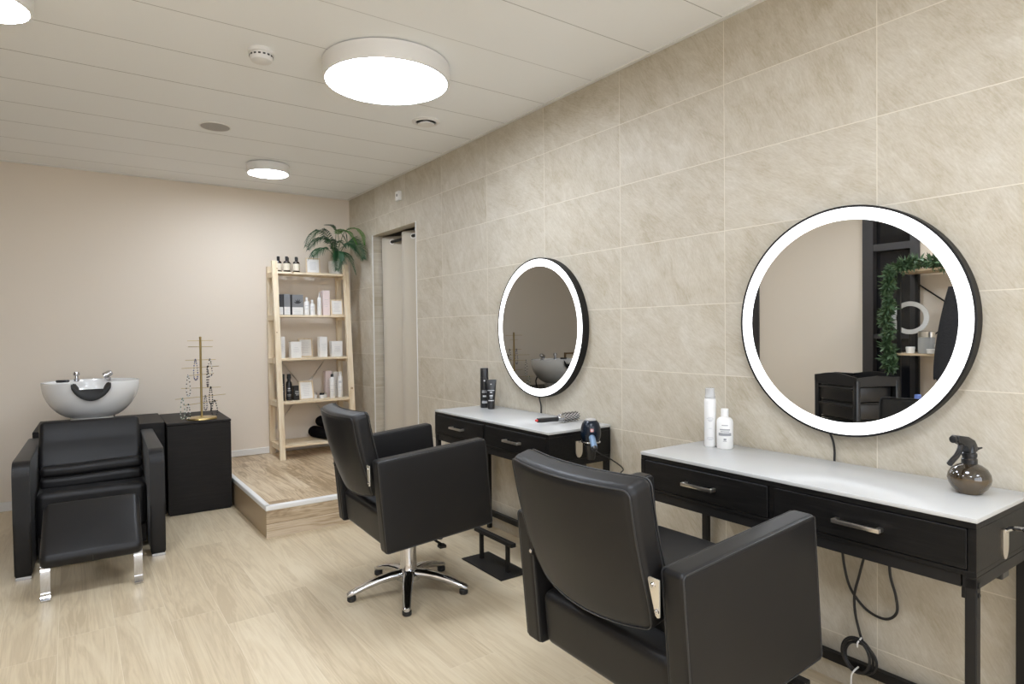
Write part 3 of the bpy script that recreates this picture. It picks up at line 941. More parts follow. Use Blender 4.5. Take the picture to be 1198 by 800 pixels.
# ------------------------------------------------------------------ pine shelf unit on the platform
t = thing('shelf_unit', 'pale pine ladder shelf unit with five boards in the corner', 'shelf', (-.46, 5.6, .2))
ox, oy, oz = t.location
X0, X1 = -.800, -.145
def fy(z): return 5.405 + (z - .2) / 1.65 * .15        # the front legs lean back
for x, xb in ((-.797, -.781), (-.170, -.156)):
    bm = BM(); w_, d_ = .045, .032
    lo = [(x, fy(.2)), (x + w_, fy(.2)), (x + w_, fy(.2) + d_), (x, fy(.2) + d_)]; hi = [(a, b + .155) for a, b in lo]
    A = [bm.verts.new((a - ox, b - oy, 0)) for a, b in lo]; B = [bm.verts.new((a - ox, b - oy, 1.69)) for a, b in hi]
    bm.faces.new(A); bm.faces.new(B)
    for i in range(4): bm.faces.new((A[i], A[(i + 1) % 4], B[(i + 1) % 4], B[i]))
    obj('front_leg', bm, 'pine', t, 0)
    obj('back_leg', box(BM(), xb - ox, xb + w_ - ox, 5.785 - oy, 5.822 - oy, 0, 1.66), 'pine', t, 0)
LV = [1.800, 1.426, 1.052, .682, .316]
for z in LV:
    y0 = fy(z) + .008
    obj('shelf_board', box(BM(), -.7505 - ox, -.1715 - ox, y0 - oy, 5.785 - oy, z - .018 - oz, z - oz, .0015, 1), 'pine_x', t, 0)
    for x0_, x1_ in ((-.7805, -.7515), (-.1705, -.142)):
        obj('cross_rail', box(BM(), x0_ - ox, x1_ - ox, y0 + .028 - oy, 5.785 - oy, z - .045 - oz, z - oz), 'pine', t, 0)
bm = BM()
tube(bm, [(X0 + .05 - ox, 5.826 - oy, 1.13 - oz), (X1 - .03 - ox, 5.826 - oy, .38 - oz)], .004, 6)
obj('brace', bm, 'nickel', t)
bm = BM()
tube(bm, [(X1 - .03 - ox, 5.832 - oy, 1.13 - oz), (X0 + .05 - ox, 5.832 - oy, .38 - oz)], .004, 6)
obj('brace', bm, 'nickel', t)

# --- goods on the shelves
def label_lines(bm, w, z0, n, dz, y, rnd=None):
    for i in range(n):
        ww = w * (.5 + .5 * rng.random())
        box(bm, -ww / 2, ww / 2, y - .0006, y, z0 - i * dz, z0 - i * dz + dz * .32)

def amber_bottle(x, y, label):
    t = thing('amber_bottle', label, 'bottle', (x, y, LV[0]), 0, 'dark bottles on the top shelf')
    obj('bottle', lathe(BM(), [(.026, 0), (.028, .003), (.028, .085), (.024, .096), (.011, .103), (.011, .108)], 28), 'brown_glass', t)
    obj('cap', lathe(BM(), [(.0125, .107), (.0125, .138), (.010, .140), (0, .140)], 20), 'black_plastic', t)
    obj('label_band', lathe(BM(), [(.0283, .018), (.0286, .018), (.0286, .078), (.0283, .078)], 28, cap=False), 'cream_label', t)
amber_bottle(-.718, 5.66, 'single dark bottle at the left end of the top shelf')
amber_bottle(-.655, 5.63, 'dark bottle second from the left on the top shelf, front of its pair')
amber_bottle(-.628, 5.70, 'dark bottle behind the second one from left on the top shelf')
amber_bottle(-.572, 5.63, 'dark bottle next to the top framed card, front of its pair')
amber_bottle(-.548, 5.70, 'dark bottle behind the one nearest to the top framed card')

def framed_card(x, y, z, w, h, label, lean=8, rot=0):
    t = thing('framed_card', label, 'picture frame', (x, y, z), R(rot), 'framed cards on the shelves')
    T = Matrix.Rotation(-R(lean), 4, 'X')
    bm = BM(); b_ = .010
    for a in ((-w / 2, -w / 2 + b_, 0, h), (w / 2 - b_, w / 2, 0, h), (-w / 2 + b_, w / 2 - b_, 0, b_), (-w / 2 + b_, w / 2 - b_, h - b_, h)):
        box(bm, a[0], a[1], -.008, .008, a[2], a[3])
    bmesh.ops.transform(bm, matrix=T, verts=bm.verts); obj('frame', bm, 'frame_wood', t, 0)
    bm = BM(); box(bm, -w / 2 + b_, w / 2 - b_, -.002, .006, b_, h - b_); bmesh.ops.transform(bm, matrix=T, verts=bm.verts)
    cd = obj('card', bm, 'paper', t, 0)
    bm = BM()
    for i in range(9):
        ww = (w - .05) * (.6 + .4 * rng.random()); zz = h - .035 - i * (h - .06) / 9
        box(bm, -ww / 2, ww / 2, -.0026, -.0019, zz, zz + .0025)
    bmesh.ops.transform(bm, matrix=T, verts=bm.verts); obj('text_lines', bm, 'light_print', cd, 0)
    bm = BM(); box(bm, -.012, .012, -.002, .002, 0, h * .8)
    bmesh.ops.transform(bm, matrix=Matrix.Translation((0, .075, .002)) @ Matrix.Rotation(R(14), 4, 'X'), verts=bm.verts)
    obj('stand', bm, 'frame_wood', t, 0)
framed_card(-.420, 5.64, LV[0], .128, .140, 'wood-framed white card on the top shelf beside the plant', 5)
framed_card(-.222, 5.60, LV[1], .113, .145, 'wood-framed white card at the right end of the second shelf', 6)
framed_card(-.475, 5.72, LV[2], .125, .168, 'wood-framed white card on the middle shelf behind a box', 5)
framed_card(-.520, 5.56, LV[3], .128, .165, 'tilted wood-framed card on the fourth shelf by the small jars', 10, 6)

def carton(x, y, z, w, d, h, mat, label, lid=None, panel=None, group=None, lines='light_print', rot=0, spine=False):
    t = thing('product_box', label, 'box', (x, y, z), R(rot), group or 'product boxes on the shelves')
    obj('carton', box(BM(), -w / 2, w / 2, -d / 2, d / 2, 0, h, .0012, 1), mat, t, 0)
    if spine:
        obj('spine', box(BM(), -w / 2 - .0005, -w / 2 + .009, -d / 2 - .0016, -d / 2 + .002, .001, h - .001), 'black_carton', t, 0)
    if panel:
        obj('front_panel', box(BM(), -w / 2 + .003, w / 2 - .003, -d / 2 - .0008, -d / 2, panel[1], panel[2]), panel[0], t, 0)
    bm = BM()
    for i in range(4):
        ww = w * (.35 + .3 * rng.random()); zz = h * (.62 - .09 * i) if not panel else panel[2] * .6 - .012 * i
        box(bm, -ww / 2, ww / 2, -d / 2 - .0014, -d / 2 - .0007, zz, zz + .0028)
    obj('text_lines', bm, lines, t, 0)
    return t
carton(-.720, 5.62, LV[1], .055, .06, .180, 'dark_box', 'dark box partly behind the left post of the second shelf', panel=('white_card', .004, .070))
carton(-.672, 5.62, LV[1], .062, .06, .182, 'grey_box', 'narrow grey and white box, second from left on second shelf', spine=True, panel=('white_card', .004, .072))
tb = carton(-.578, 5.63, LV[1], .106, .06, .180, 'grey_box', 'widest grey box with a leaf motif on the second shelf', spine=True, panel=('white_card', .004, .070))
bm = BM()
for k in range(5):
    a = R(30 + 32 * k); p0 = Vector((.005, -.0312, .10)); p1 = p0 + Vector((math.cos(a) * .038, 0, math.sin(a) * .045)); mid = (p0 + p1) / 2; nrm = Vector((-math.sin(a), 0, math.cos(a))) * .006
    prism(bm, [((p.x), (p.z)) for p in (p0, mid + nrm, p1, mid - nrm)], -.0316, -.0308, 'y')
obj('leaf_motif', bm, 'dark_box', tb, 0)
carton(-.315, 5.64, LV[1], .062, .06, .225, 'pink_box', 'tall pale pink box on the second shelf')
carton(-.725, 5.60, LV[2], .052, .06, .186, 'white_card', 'tall white box at the left end of the middle shelf')
carton(-.605, 5.60, LV[2], .088, .07, .142, 'white_card', 'squat white box in front of the middle framed card')
carton(-.362, 5.60, LV[2], .068, .07, .182, 'white_card', 'tall white box right of the middle framed card')
carton(-.238, 5.60, LV[2], .098, .07, .140, 'white_card', 'wide white box at the right end of the middle shelf')
carton(-.722, 5.62, LV[3], .045, .05, .232, 'black_carton', 'tall black box at the left end of the fourth shelf', lines='white_print')
carton(-.600, 5.60, LV[3], .058, .05, .125, 'black_carton', 'short black box beside the black pump bottle', lines='white_print')
carton(-.285, 5.70, LV[3], .060, .06, .235, 'pink_box', 'tall pale pink box behind a white can on the fourth shelf')
carton(-.232, 5.66, LV[3], .045, .05, .228, 'white_card', 'slim white box behind the rightmost bottle of the fourth shelf')

def bottle(name, x, y, z, prof, cap, mat, capmat, label, cat='bottle', group=None, lines=None, lm='light_print', r=.02):
    t = thing(name, label, cat, (x, y, z), 0, group)
    obj('bottle', lathe(BM(), prof, 28), mat, t)
    if cap: obj('cap', lathe(BM(), cap, 24), capmat, t)
    if lines:
        bm = BM()
        for zz, ww, hh in lines:
            n = 8; a = ww / r / 2
            for k in range(n):
                q0, q1 = -a + 2 * a * k / n, -a + 2 * a * (k + 1) / n
                vs = [bm.verts.new(((r + .0005) * math.sin(q), -(r + .0005) * math.cos(q), h)) for q, h in ((q0, zz), (q1, zz), (q1, zz + hh), (q0, zz + hh))]
                bm.faces.new(vs)
        o = obj('printing', bm, lm, t, 0)
        o.rotation_euler.z = math.atan2(-(x + 2.229), y) * 1.0
    return t
G2 = 'white bottles on the shelves'
def cyl(r, h, sh=.01, neck=.4): return [(r - .002, 0), (r, .002), (r, h - sh), (r * .8, h - sh * .3), (r * neck, h)]
bottle('white_bottle', -.495, 5.60, LV[1], cyl(.023, .125), [(.010, .124), (.010, .158), (0, .159)], 'white_plastic', 'white_plastic', 'white bottle with tall cap beside the grey leaf box', group=G2, lines=[(.05, .03, .003), (.06, .025, .003), (.08, .03, .006)], r=.023)
bottle('white_bottle', -.512, 5.69, LV[1], cyl(.018, .115), [(.010, .114), (.010, .138), (0, .139)], 'white_plastic', 'white_plastic', 'small white bottle behind the tall-capped one on second shelf', group=G2)
bottle('white_bottle', -.443, 5.61, LV[1], cyl(.023, .105), [(.011, .104), (.011, .138), (0, .139)], 'white_plastic', 'white_plastic', 'shorter white bottle left of the pointed one on second shelf', group=G2, lines=[(.04, .03, .003), (.055, .025, .003), (.07, .03, .006)], r=.023)
bottle('white_bottle', -.375, 5.62, LV[1], [(.018, 0), (.020, .002), (.020, .13), (.017, .15), (.010, .165)], [(.011, .163), (.009, .18), (.003, .208), (0, .21)], 'white_plastic', 'clear_cap', 'tall white bottle with pointed nozzle on the second shelf', group=G2)
bottle('black_bottle', -.662, 5.60, LV[3], [(.023, 0), (.025, .002), (.025, .14), (.022, .16), (.012, .172)], [(.014, .17), (.014, .19), (.018, .192), (.016, .23), (0, .232)], 'black_plastic', 'black_plastic', 'black pump bottle on the fourth shelf', lines=[(.04, .03, .003), (.05, .035, .003), (.085, .03, .004), (.10, .02, .01)], lm='light_print', r=.025)
bottle('spray_can', -.292, 5.56, LV[3], [(.021, 0), (.023, .003), (.023, .17), (.014, .188), (.012, .19)], [(.013, .189), (.013, .208), (.010, .215), (0, .216)], 'white_plastic', 'black_plastic', 'white spray can with dark nozzle in front of the pink box', 'spray can', lines=[(.06, .03, .003), (.075, .03, .003), (.11, .03, .004)], r=.023)
bottle('white_bottle', -.215, 5.57, LV[3], [(.021, 0), (.023, .003), (.023, .18), (.016, .195)], [(.017, .194), (.017, .225), (.012, .232), (0, .232)], 'white_plastic', 'white_plastic', 'rightmost white bottle on the fourth shelf', group=G2, lines=[(.06, .03, .003), (.09, .03, .003), (.13, .025, .02)], r=.023)
def jar(x, y, capm, label):
    t = thing('cream_jar', label, 'jar', (x, y, LV[3]), 0, 'small jars on the fourth shelf')
    obj('jar_body', lathe(BM(), [(.020, 0), (.022, .002), (.022, .030), (.018, .033)], 28), 'white_plastic', t)
    obj('lid', lathe(BM(), [(.0215, .0325), (.0215, .048), (.019, .050), (0, .050)], 28), capm, t)
jar(-.432, 5.62, 'nickel', 'small jar with silver lid next to the tilted frame')
jar(-.380, 5.58, 'black_plastic', 'small jar with black lid on the fourth shelf')
jar(-.345, 5.62, 'nickel', 'small jar with silver lid next to the white can')

def towel(x, y, z, r, label, rot):
    t = thing('rolled_towel', label, 'towel', (x, y, z), R(rot), 'rolled black towels on the bottom shelf')
    bm = BM()
    prof = [(0, -.14), (r * .55, -.141), (r * .9, -.135), (r, -.12)] + [(r * (1 + .02 * math.sin(k * 2.1)), -.12 + .24 * k / 8) for k in range(1, 8)] + [(r, .12), (r * .9, .135), (r * .55, .141), (0, .14)]
    lathe(bm, prof, 30, mtx=Matrix.Translation((0, 0, r)) @ Matrix.Rotation(PI / 2, 4, 'X'), sx=1.0, sy=.94)
    obj('roll', bm, 'towel', t, 60)
    bm = BM()
    sp = [(r * .12 * q * math.cos(q * 2.4), -.1425, r + r * .12 * q * math.sin(q * 2.4)) for q in [i * .35 for i in range(1, 21)]]
    tube(bm, sp, .004, 6); obj('roll_edge', bm, 'towel', t)
    return t
tw = towel(-.382, 5.61, LV[4], .054, 'rolled black towel with white tag at the left of the bottom shelf', 15)
tag(obj('care_tag', box(BM(), .016, .034, -.150, -.145, .008, .048, .002, 1), 'white_card', tw, 0), 'white fabric tag')
towel(-.262, 5.62, LV[4], .054, 'rolled black towel at bottom right, mostly behind the far chair', 13)
towel(-.322, 5.63, LV[4] + .088, .052, 'rolled black towel lying on top of the other two', 8)

# potted palm
t = thing('potted_palm', 'green palm in a white ribbed pot on the top shelf', 'plant', (-.212, 5.66, LV[0]))
bm = BM(); seg = 48
prof = [(.046, 0), (.05, .003), (.058, .06), (.060, .118), (.056, .122), (.052, .118), (.050, .09), (0, .088)]
rings = []
for r_, z_ in prof:
    rings.append([bm.verts.new(((r_ + (.0012 * (1 if k % 2 else -1) if r_ > .045 and z_ < .12 else 0)) * math.cos(2 * PI * k / seg), (r_ + (.0012 * (1 if k % 2 else -1) if r_ > .045 and z_ < .12 else 0)) * math.sin(2 * PI * k / seg), z_)) if r_ > 0 else None for k in range(seg)])
for A, B in zip(rings[:-2], rings[1:-1]):
    for k in range(seg): bm.faces.new((A[k], A[(k + 1) % seg], B[(k + 1) % seg], B[k]))
bm.faces.new(rings[0]); bm.faces.new(rings[-2])
obj('pot', bm, 'stoneware', t, 40)
px_, py_, pz_ = t.location
def frond(path, leaf, wid, n, mat, fan=False, droop=.4, start=.35, up=Vector((0, 0, 1))):
    """arching stalk with paired leaflets; path in world coordinates"""
    sp = spline([(a - px_, b - py_, c - pz_) for a, b, c in path], 10)
    bm = BM(); tube(bm, sp, [.0035 * (1 - .7 * i / len(sp)) for i in range(len(sp))], 6)
    st = obj('frond', bm, 'stalk', t)
    bm = BM()
    m_ = len(sp) - 1
    for i in range(n):
        q = start + (1 - start) * i / (n - 1)
        k = min(int(q * m_), m_ - 1); p = sp[k].lerp(sp[k + 1], q * m_ - k)
        d = (sp[k + 1] - sp[k]).normalized()
        side = d.cross(up)
        if side.length < .1: side = d.cross(Vector((0, 1, 0)))
        side.normalize(); nrm = side.cross(d).normalized()
        rel_ = (q - start) / (1 - start)
        prof_ = math.sin(PI * min(1, .12 + .86 * rel_)) ** (.5 if fan else .8)
        for s in (-1, 1):
            L_ = leaf * prof_ * (.9 + .2 * rng.random())
            sweep = .35 + .75 * rel_ if not fan else .25 + .9 * rel_
            dir_ = (side * s * math.cos(sweep) + d * math.sin(sweep)).normalized()
            tip = p + dir_ * L_ - Vector((0, 0, droop * L_ * (.6 + .5 * rng.random()))) + nrm * .1 * L_
            mid = p + dir_ * L_ * .5 + nrm * .10 * L_
            wv = d * wid * (.7 + .5 * prof_)
            th_ = nrm * .0006
            a0 = bm.verts.new(p - wv * .25); a1 = bm.verts.new(mid - wv * .5); a2 = bm.verts.new(tip); a3 = bm.verts.new(mid + wv * .5); a4 = bm.verts.new(p + wv * .25); am = bm.verts.new(mid + nrm * .003)
            for f in ((a0, a1, am), (a1, a2, am), (a2, a3, am), (a3, a4, am), (a4, a0, am)): bm.faces.new(f)
    o = obj('leaflets', bm, mat, st, 0)
c0 = (-.212, 5.66, 1.90)
frond([c0, (-.25, 5.62, 2.05), (-.33, 5.58, 2.165), (-.42, 5.55, 2.15), (-.515, 5.52, 2.03)], .125, 0.0109, 24, 'leaf', droop=.45, start=.3)
frond([c0, (-.24, 5.64, 2.06), (-.32, 5.62, 2.12), (-.40, 5.60, 2.09), (-.475, 5.58, 2.01)], .11, 0.0109, 21, 'leaf', droop=.45, start=.35)
frond([c0, (-.27, 5.58, 1.99), (-.34, 5.54, 2.02), (-.41, 5.51, 1.995), (-.465, 5.49, 1.94)], .105, 0.0116, 18, 'leaf', droop=.6, start=.45)
frond([c0, (-.225, 5.62, 2.05), (-.22, 5.60, 2.17), (-.25, 5.59, 2.23), (-.325, 5.58, 2.235)], .05, 0.0116, 12, 'leaf', droop=.1, start=.6)
frond([c0, (-.20, 5.58, 2.06), (-.225, 5.52, 2.17), (-.17, 5.45, 2.165), (-.105, 5.40, 2.06)], .095, 0.0123, 22, 'leaf_bright', droop=.15, start=.45)
frond([c0, (-.19, 5.60, 2.06), (-.17, 5.50, 2.18), (-.11, 5.42, 2.20), (-.07, 5.36, 2.14), (-.055, 5.34, 2.05)], .06, 0.0116, 21, 'leaf_bright', droop=.25, start=.45)
frond([c0, (-.17, 5.58, 2.03), (-.155, 5.48, 2.08), (-.115, 5.40, 2.05), (-.075, 5.33, 1.93)], .135, 0.0130, 33, 'leaf', True, .10, .36, Vector((.25, -1, .2)))
frond([c0, (-.20, 5.60, 1.99), (-.175, 5.53, 1.99), (-.14, 5.47, 1.93), (-.10, 5.44, 1.79)], .075, 0.0116, 21, 'leaf', droop=.3, start=.38)
frond([c0, (-.225, 5.56, 1.995), (-.235, 5.50, 2.0), (-.25, 5.465, 1.94), (-.27, 5.45, 1.83)], .105, 0.0123, 29, 'leaf', True, .12, .32, Vector((0.05, -1, .2)))
frond([c0, (-.21, 5.68, 2.0), (-.20, 5.69, 2.08), (-.15, 5.70, 2.11), (-.10, 5.68, 2.06)], .075, 0.0116, 16, 'leaf', droop=.3, start=.3)
frond([c0, (-.23, 5.64, 1.98), (-.25, 5.60, 2.07), (-.285, 5.56, 2.10), (-.33, 5.53, 2.07)], .07, 0.0116, 14, 'leaf', droop=.3, start=.4)

# ------------------------------------------------------------------ curtain in the opening
t = thing('curtain', 'greige eyelet curtain on a black rod in the tiled opening', 'curtain', (.13, 4.86, .205))
cx_, cy_, cz_ = t.location
bm = BM()
Y0, Y1 = 4.44, 5.265
ny, nz = 160, 24
top = 2.108
def fold(q, z):
    k = (z - .2) / (top - .2)
    return -.042 * math.cos(q * 2 * PI * 2.0 + .5) * (.8 + .2 * k) + .006 * math.sin(q * 17 + z * 2) * (1 - k)
grid = []
for j in range(nz + 1):
    z = .208 + (top - .208) * j / nz
    grid.append([bm.verts.new(((.118) + fold(i / ny, z) - cx_, Y0 + (Y1 - Y0) * i / ny - cy_, z - cz_)) for i in range(ny + 1)])
for j in range(nz):
    for i in range(ny): bm.faces.new((grid[j][i], grid[j][i + 1], grid[j + 1][i + 1], grid[j + 1][i]))
cu = obj('cloth', bm, 'curtain', t, 60)
md = cu.modifiers.new('thickness', 'SOLIDIFY'); md.thickness = .002
obj('rod', tube(BM(), [(.118 - cx_, OY0 + .001 - cy_, 2.062 - cz_), (.118 - cx_, OY1 - .001 - cy_, 2.062 - cz_)], .0125, 16), 'black_metal', t)
for k in range(5):
    q = ((k + .5) * PI - .5) / (4 * PI)
    y = Y0 + (Y1 - Y0) * q
    if not (Y0 + .02 < y < Y1 - .02): continue
    slope = .042 * 4 * PI / (Y1 - Y0) * math.sin(q * 4 * PI + .5)
    a = math.atan(slope)
    bm = BM()
    rp = []
    dirv = Vector((math.sin(a), math.cos(a), 0))
    for j in range(28):
        u = 2 * PI * j / 28
        rp.append(Vector((.118 - cx_, y - cy_, 2.062 - cz_)) + dirv * .022 * math.cos(u) + Vector((0, 0, .022 * math.sin(u))))
    tube(bm, rp, .004, 8, True)
    obj('eyelet', bm, 'white_plastic', cu)

# ------------------------------------------------------------------ bottles and tools on the desks
DT = .7922
t = thing('mousse_can', 'tall white mousse can with clear cap on the near desk', 'bottle', (-.112, 1.611, DT))
obj('can', lathe(BM(), [(.021, 0), (.023, .003), (.023, .186), (.0215, .192), (.0195, .194)], 36), 'white_plastic', t)
obj('nozzle', lathe(BM(), [(.0195, .193), (.0195, .200), (.008, .204), (.008, .226), (0, .227)], 30), 'white_plastic', t)
obj('cap', lathe(BM(), [(.0205, .194), (.0205, .202), (.019, .204), (.018, .234), (.016, .236), (0, .236)], 30), 'clear_cap', t)
def wrap_lines(name, parent, r, lines, mat, ang):
    bm = BM()
    for zz, ww, hh in lines:
        a = ww / r / 2; n = 10
        for k in range(n):
            q0, q1 = -a + 2 * a * k / n, -a + 2 * a * (k + 1) / n
            bm.faces.new([bm.verts.new(((r + .0005) * math.sin(q), -(r + .0005) * math.cos(q), h)) for q, h in ((q0, zz), (q1, zz), (q1, zz + hh), (q0, zz + hh))])
    o = obj(name, bm, mat, parent, 0); o.rotation_euler.z = ang
    return o
A1 = -math.atan2(-.112 + 2.229, 1.611)
wrap_lines('printing', t, .023, [(.118, .018, .0022), (.112, .028, .0028), (.106, .018, .003), (.102, .012, .003), (.074, .012, .002), (.038, .022, .002), (.032, .026, .0028), (.027, .014, .002)], 'light_print', A1)
t = thing('lotion_bottle', 'short white lotion bottle with grey printed label on the near desk', 'bottle', (-.099, 1.551, DT))
obj('bottle', lathe(BM(), [(.029, 0), (.0315, .004), (.0315, .104), (.029, .114), (.022, .121), (.014, .124), (.013, .127)], 40), 'white_plastic', t)
obj('cap', lathe(BM(), [(.0145, .126), (.0145, .155), (.013, .157), (0, .157)], 30), 'white_plastic', t)
A2 = -math.atan2(-.099 + 2.229, 1.551)
wrap_lines('printing', t, .0315, [(.092, .024, .003), (.074, .040, .0048), (.067, .034, .0034), (.052, .052, .0115), (.034, .010, .008), (.030, .014, .002)], 'grey_print', A2)

# spray bottle
t = thing('spray_bottle', 'brown round spray bottle with black trigger on the near desk', 'spray bottle', (-.139, .706, DT), R(168))
obj('bottle', lathe(BM(), [(.030, .0), (.033, .002), (.034, .006), (.044, .016), (.051, .030), (.0535, .042), (.051, .056), (.043, .070), (.030, .080), (.020, .084), (.017, .086)], 48), 'smoked', t, 60)
bm = BM()
lathe(bm, [(.018, .083), (.0195, .085), (.0195, .097), (.0175, .099), (.0175, .103), (.019, .105), (.019, .113), (.016, .116), (.0155, .124), (.012, .138), (.0, .139)], 28)
hd = obj('collar', bm, 'black_plastic', t)
# trigger head: x towards the nozzle (turned by the thing), y across
bm = BM()
prism(bm, [(-.022, .120), (-.013, .116), (.016, .118), (.024, .137), (.060, .149), (.066, .150), (.066, .166), (.058, .169), (.02, .163), (-.008, .150), (-.018, .136)], -.0115, .0115, 'y')
bmesh.ops.bevel(bm, geom=bm.edges[:], offset=.002, segments=2, affect='EDGES', profile=.5)
obj('spray_head', bm, 'black_plastic', t)
bm = BM()
tube(bm, spline([(.036, 0, .145), (.042, 0, .128), (.055, 0, .112), (.074, 0, .100), (.088, 0, .090)], 6), [.008, .008, .008, .0078, .0075] + [.0075] * 20, 10)
obj('trigger', bm, 'black_plastic', t)
bm = BM()
tube(bm, spline([(-.012, 0, .140), (-.028, 0, .130), (-.040, 0, .124), (-.056, 0, .1235)], 6), .0028, 8)
tube(bm, spline([(-.018, 0, .121), (-.03, 0, .120), (-.056, 0, .1235)], 5), .0026, 8)
obj('lever', bm, 'black_plastic', t)
obj('nozzle', lathe(BM(), [(.010, 0), (.010, .008), (.006, .010), (0, .010)], 18, mtx=Matrix.Translation((.066, 0, .158)) @ Matrix.Rotation(PI / 2, 4, 'Y')), 'black_plastic', t)

# far desk products
t = thing('hairspray_can', 'tall black hairspray can at the left end of the far desk', 'spray can', (-.118, 3.29, DT))
obj('can', lathe(BM(), [(.024, 0), (.026, .003), (.026, .185), (.024, .190)], 32), 'black_plastic', t)
obj('cap', lathe(BM(), [(.0245, .189), (.0255, .190), (.0255, .243), (.024, .246), (0, .246)], 32), 'black_plastic', t)
wrap_lines('printing', t, .026, [(.165, .010, .008), (.105, .034, .003), (.095, .036, .004), (.068, .022, .010), (.040, .036, .003), (.030, .036, .006)], 'light_print', -math.atan2(2.1, 3.29))
t = thing('cream_tube', 'black squeeze tube standing on its cap in front of the hairspray can', 'tube', (-.125, 3.205, DT), -math.atan2(2.1, 3.2))
bm = BM(); secs = []
for z, rx_, ry_ in ((.030, .0215, .0215), (.06, .0235, .021), (.10, .027, .016), (.14, .030, .009), (.168, .0325, .003), (.180, .0325, .0015)):
    secs.append([bm.verts.new((rx_ * math.cos(2 * PI * k / 28), ry_ * math.sin(2 * PI * k / 28), z)) for k in range(28)])
for A, B in zip(secs, secs[1:]):
    for k in range(28): bm.faces.new((A[k], A[(k + 1) % 28], B[(k + 1) % 28], B[k]))
bm.faces.new(secs[0]); bm.faces.new(secs[-1])
obj('tube_body', bm, 'black_plastic', t)
obj('cap', lathe(BM(), [(.020, 0), (.0215, .002), (.0215, .029), (.020, .030)], 28), 'black_plastic', t)
bm = BM()
def curve_y(z): 
    for (z0, a), (z1, b) in zip(((.03, .0215), (.06, .021), (.10, .016), (.14, .009), (.168, .003)), ((.06, .021), (.10, .016), (.14, .009), (.168, .003), (.18, .0015))):
        if z0 <= z <= z1: return a + (b - a) * (z - z0) / (z1 - z0)
    return .003
for zz, ww, hh in ((.148, .010, .006), (.112, .042, .004), (.100, .016, .005), (.078, .020, .008), (.068, .016, .003), (.05, .034, .006)):
    yy = -curve_y(zz) - .0006
    bm.faces.new([bm.verts.new(v) for v in ((-ww / 2, yy + .0018, zz), (0, yy, zz), (0, yy, zz + hh), (-ww / 2, yy + .0018, zz + hh))])
    bm.faces.new([bm.verts.new(v) for v in ((0, yy, zz), (ww / 2, yy + .0018, zz), (ww / 2, yy + .0018, zz + hh), (0, yy, zz + hh))])
obj('printing', bm, 'light_print', t, 0)

# round brush
t = thing('round_brush', 'round barrel hairbrush with black handle lying on the far desk', 'hairbrush', (-.19, 2.49, DT), R(1))
mx = Matrix.Translation((0, 0, .026)) @ Matrix.Rotation(PI / 2, 4, 'Y') 
obj('handle', lathe(BM(), [(.006, -.132), (.011, -.130), (.013, -.11), (.0125, -.07), (.0115, -.03), (.012, -.01), (.013, -.002), (.012, 0)], 24, mtx=Matrix.Translation((0, 0, .0215)) @ Matrix.Rotation(PI / 2 - R(-2.0), 4, 'Y')), 'black_plastic', t)
tag(obj('tip', lathe(BM(), [(.0055, -.142), (.0065, -.131), (0, -.1305)], 14, mtx=Matrix.Translation((0, 0, .0215)) @ Matrix.Rotation(PI / 2 - R(-2.0), 4, 'Y')), 'red_plastic', t), 'red end tip')
obj('ferrule', lathe(BM(), [(.012, 0), (.016, .008), (.018, .014), (.018, .032), (0, .032)], 28, mtx=mx), 'chrome', t)
br = obj('barrel', lathe(BM(), [(.0, .031), (.0155, .032), (.0155, .138), (.012, .142), (0, .142)], 28, mtx=mx), 'speaker', t)
bm = BM()
for i in range(9):
    for k in range(10):
        a = 2 * PI * (k + .5 * (i % 2)) / 10
        d = Vector((0, math.cos(a), math.sin(a))); p = Vector((.040 + i * .0118, 0, .026)) + d * .0145
        tube(bm, [p, p + d * .0112], .0021, 4)
obj('bristle_field', bm, 'black_plastic', br, 0)['kind'] = 'stuff'

# hair dryer hanging nose-down in the ring on the far desk's end
t = thing('hair_dryer', 'navy hair dryer hanging nozzle-down from the holder on the far desk', 'hair dryer', (-.225, 2.201, .744), R(-35)); t.scale = (.88, .88, .92)
obj('body', lathe(BM(), [(.0, -.02), (.034, -.018), (.0365, -.006), (.047, .004), (.053, .022), (.055, .045), (.052, .070), (.045, .092), (.036, .104), (.031, .108)], 48), 'navy', t, 60)
obj('intake_grille', lathe(BM(), [(.0315, .106), (.030, .112), (.02, .1165), (0, .118)], 36), 'speaker', t, 60)
obj('nozzle', lathe(BM(), [(.0345, -.017), (.032, -.03), (.026, -.06), (.022, -.09), (.018, -.095), (0, -.095)], 32, sy=.7), 'black_plastic', t)
bm = BM()
tube(bm, spline([(0, -.045, .026), (0, -.075, .018), (0, -.115, .004), (0, -.145, -.010)], 5), [.017] * 6 + [.0165] * 6 + [.016] * 6, 18)
hn = obj('handle', bm, 'handle_blue', t)
bm = BM(); lathe(bm, [(.0155, 0), (.012, .014), (.007, .018), (0, .018)], 18, mtx=Matrix.Translation((0, -.145, -.010)) @ Matrix.Rotation(R(115), 4, 'X'))
obj('end_cap', bm, 'black_plastic', hn)
bm = BM(); box(bm, -.008, .008, -.0555, -.0515, .054, .070, .001, 1)
obj('emblem', bm, 'red_print', t, 0)
bm = BM(); box(bm, -.003, .003, -.0562, -.0552, .0575, .0665); box(bm, -.0045, .0045, -.0562, -.0552, .0605, .0635)
obj('emblem_mark', bm, 'white_print', t, 0)
bm = BM()
tube(bm, spline([(0, -.158, -.017), (.02, -.165, -.03), (.10, -.11, -.08), (.175, .02, -.15), (.17, .10, -.20), (.15, .15, -.32), (.13, .17, -.60)], 8), .0035, 8)
obj('power_cord', bm, 'cable', t)

# ------------------------------------------------------------------ left side of the room (seen in the near mirror)
t = thing('salon_trolley', 'black plastic salon trolley with drawers, reflected in the near mirror', 'trolley', (-3.17, 2.60, 0), R(24))
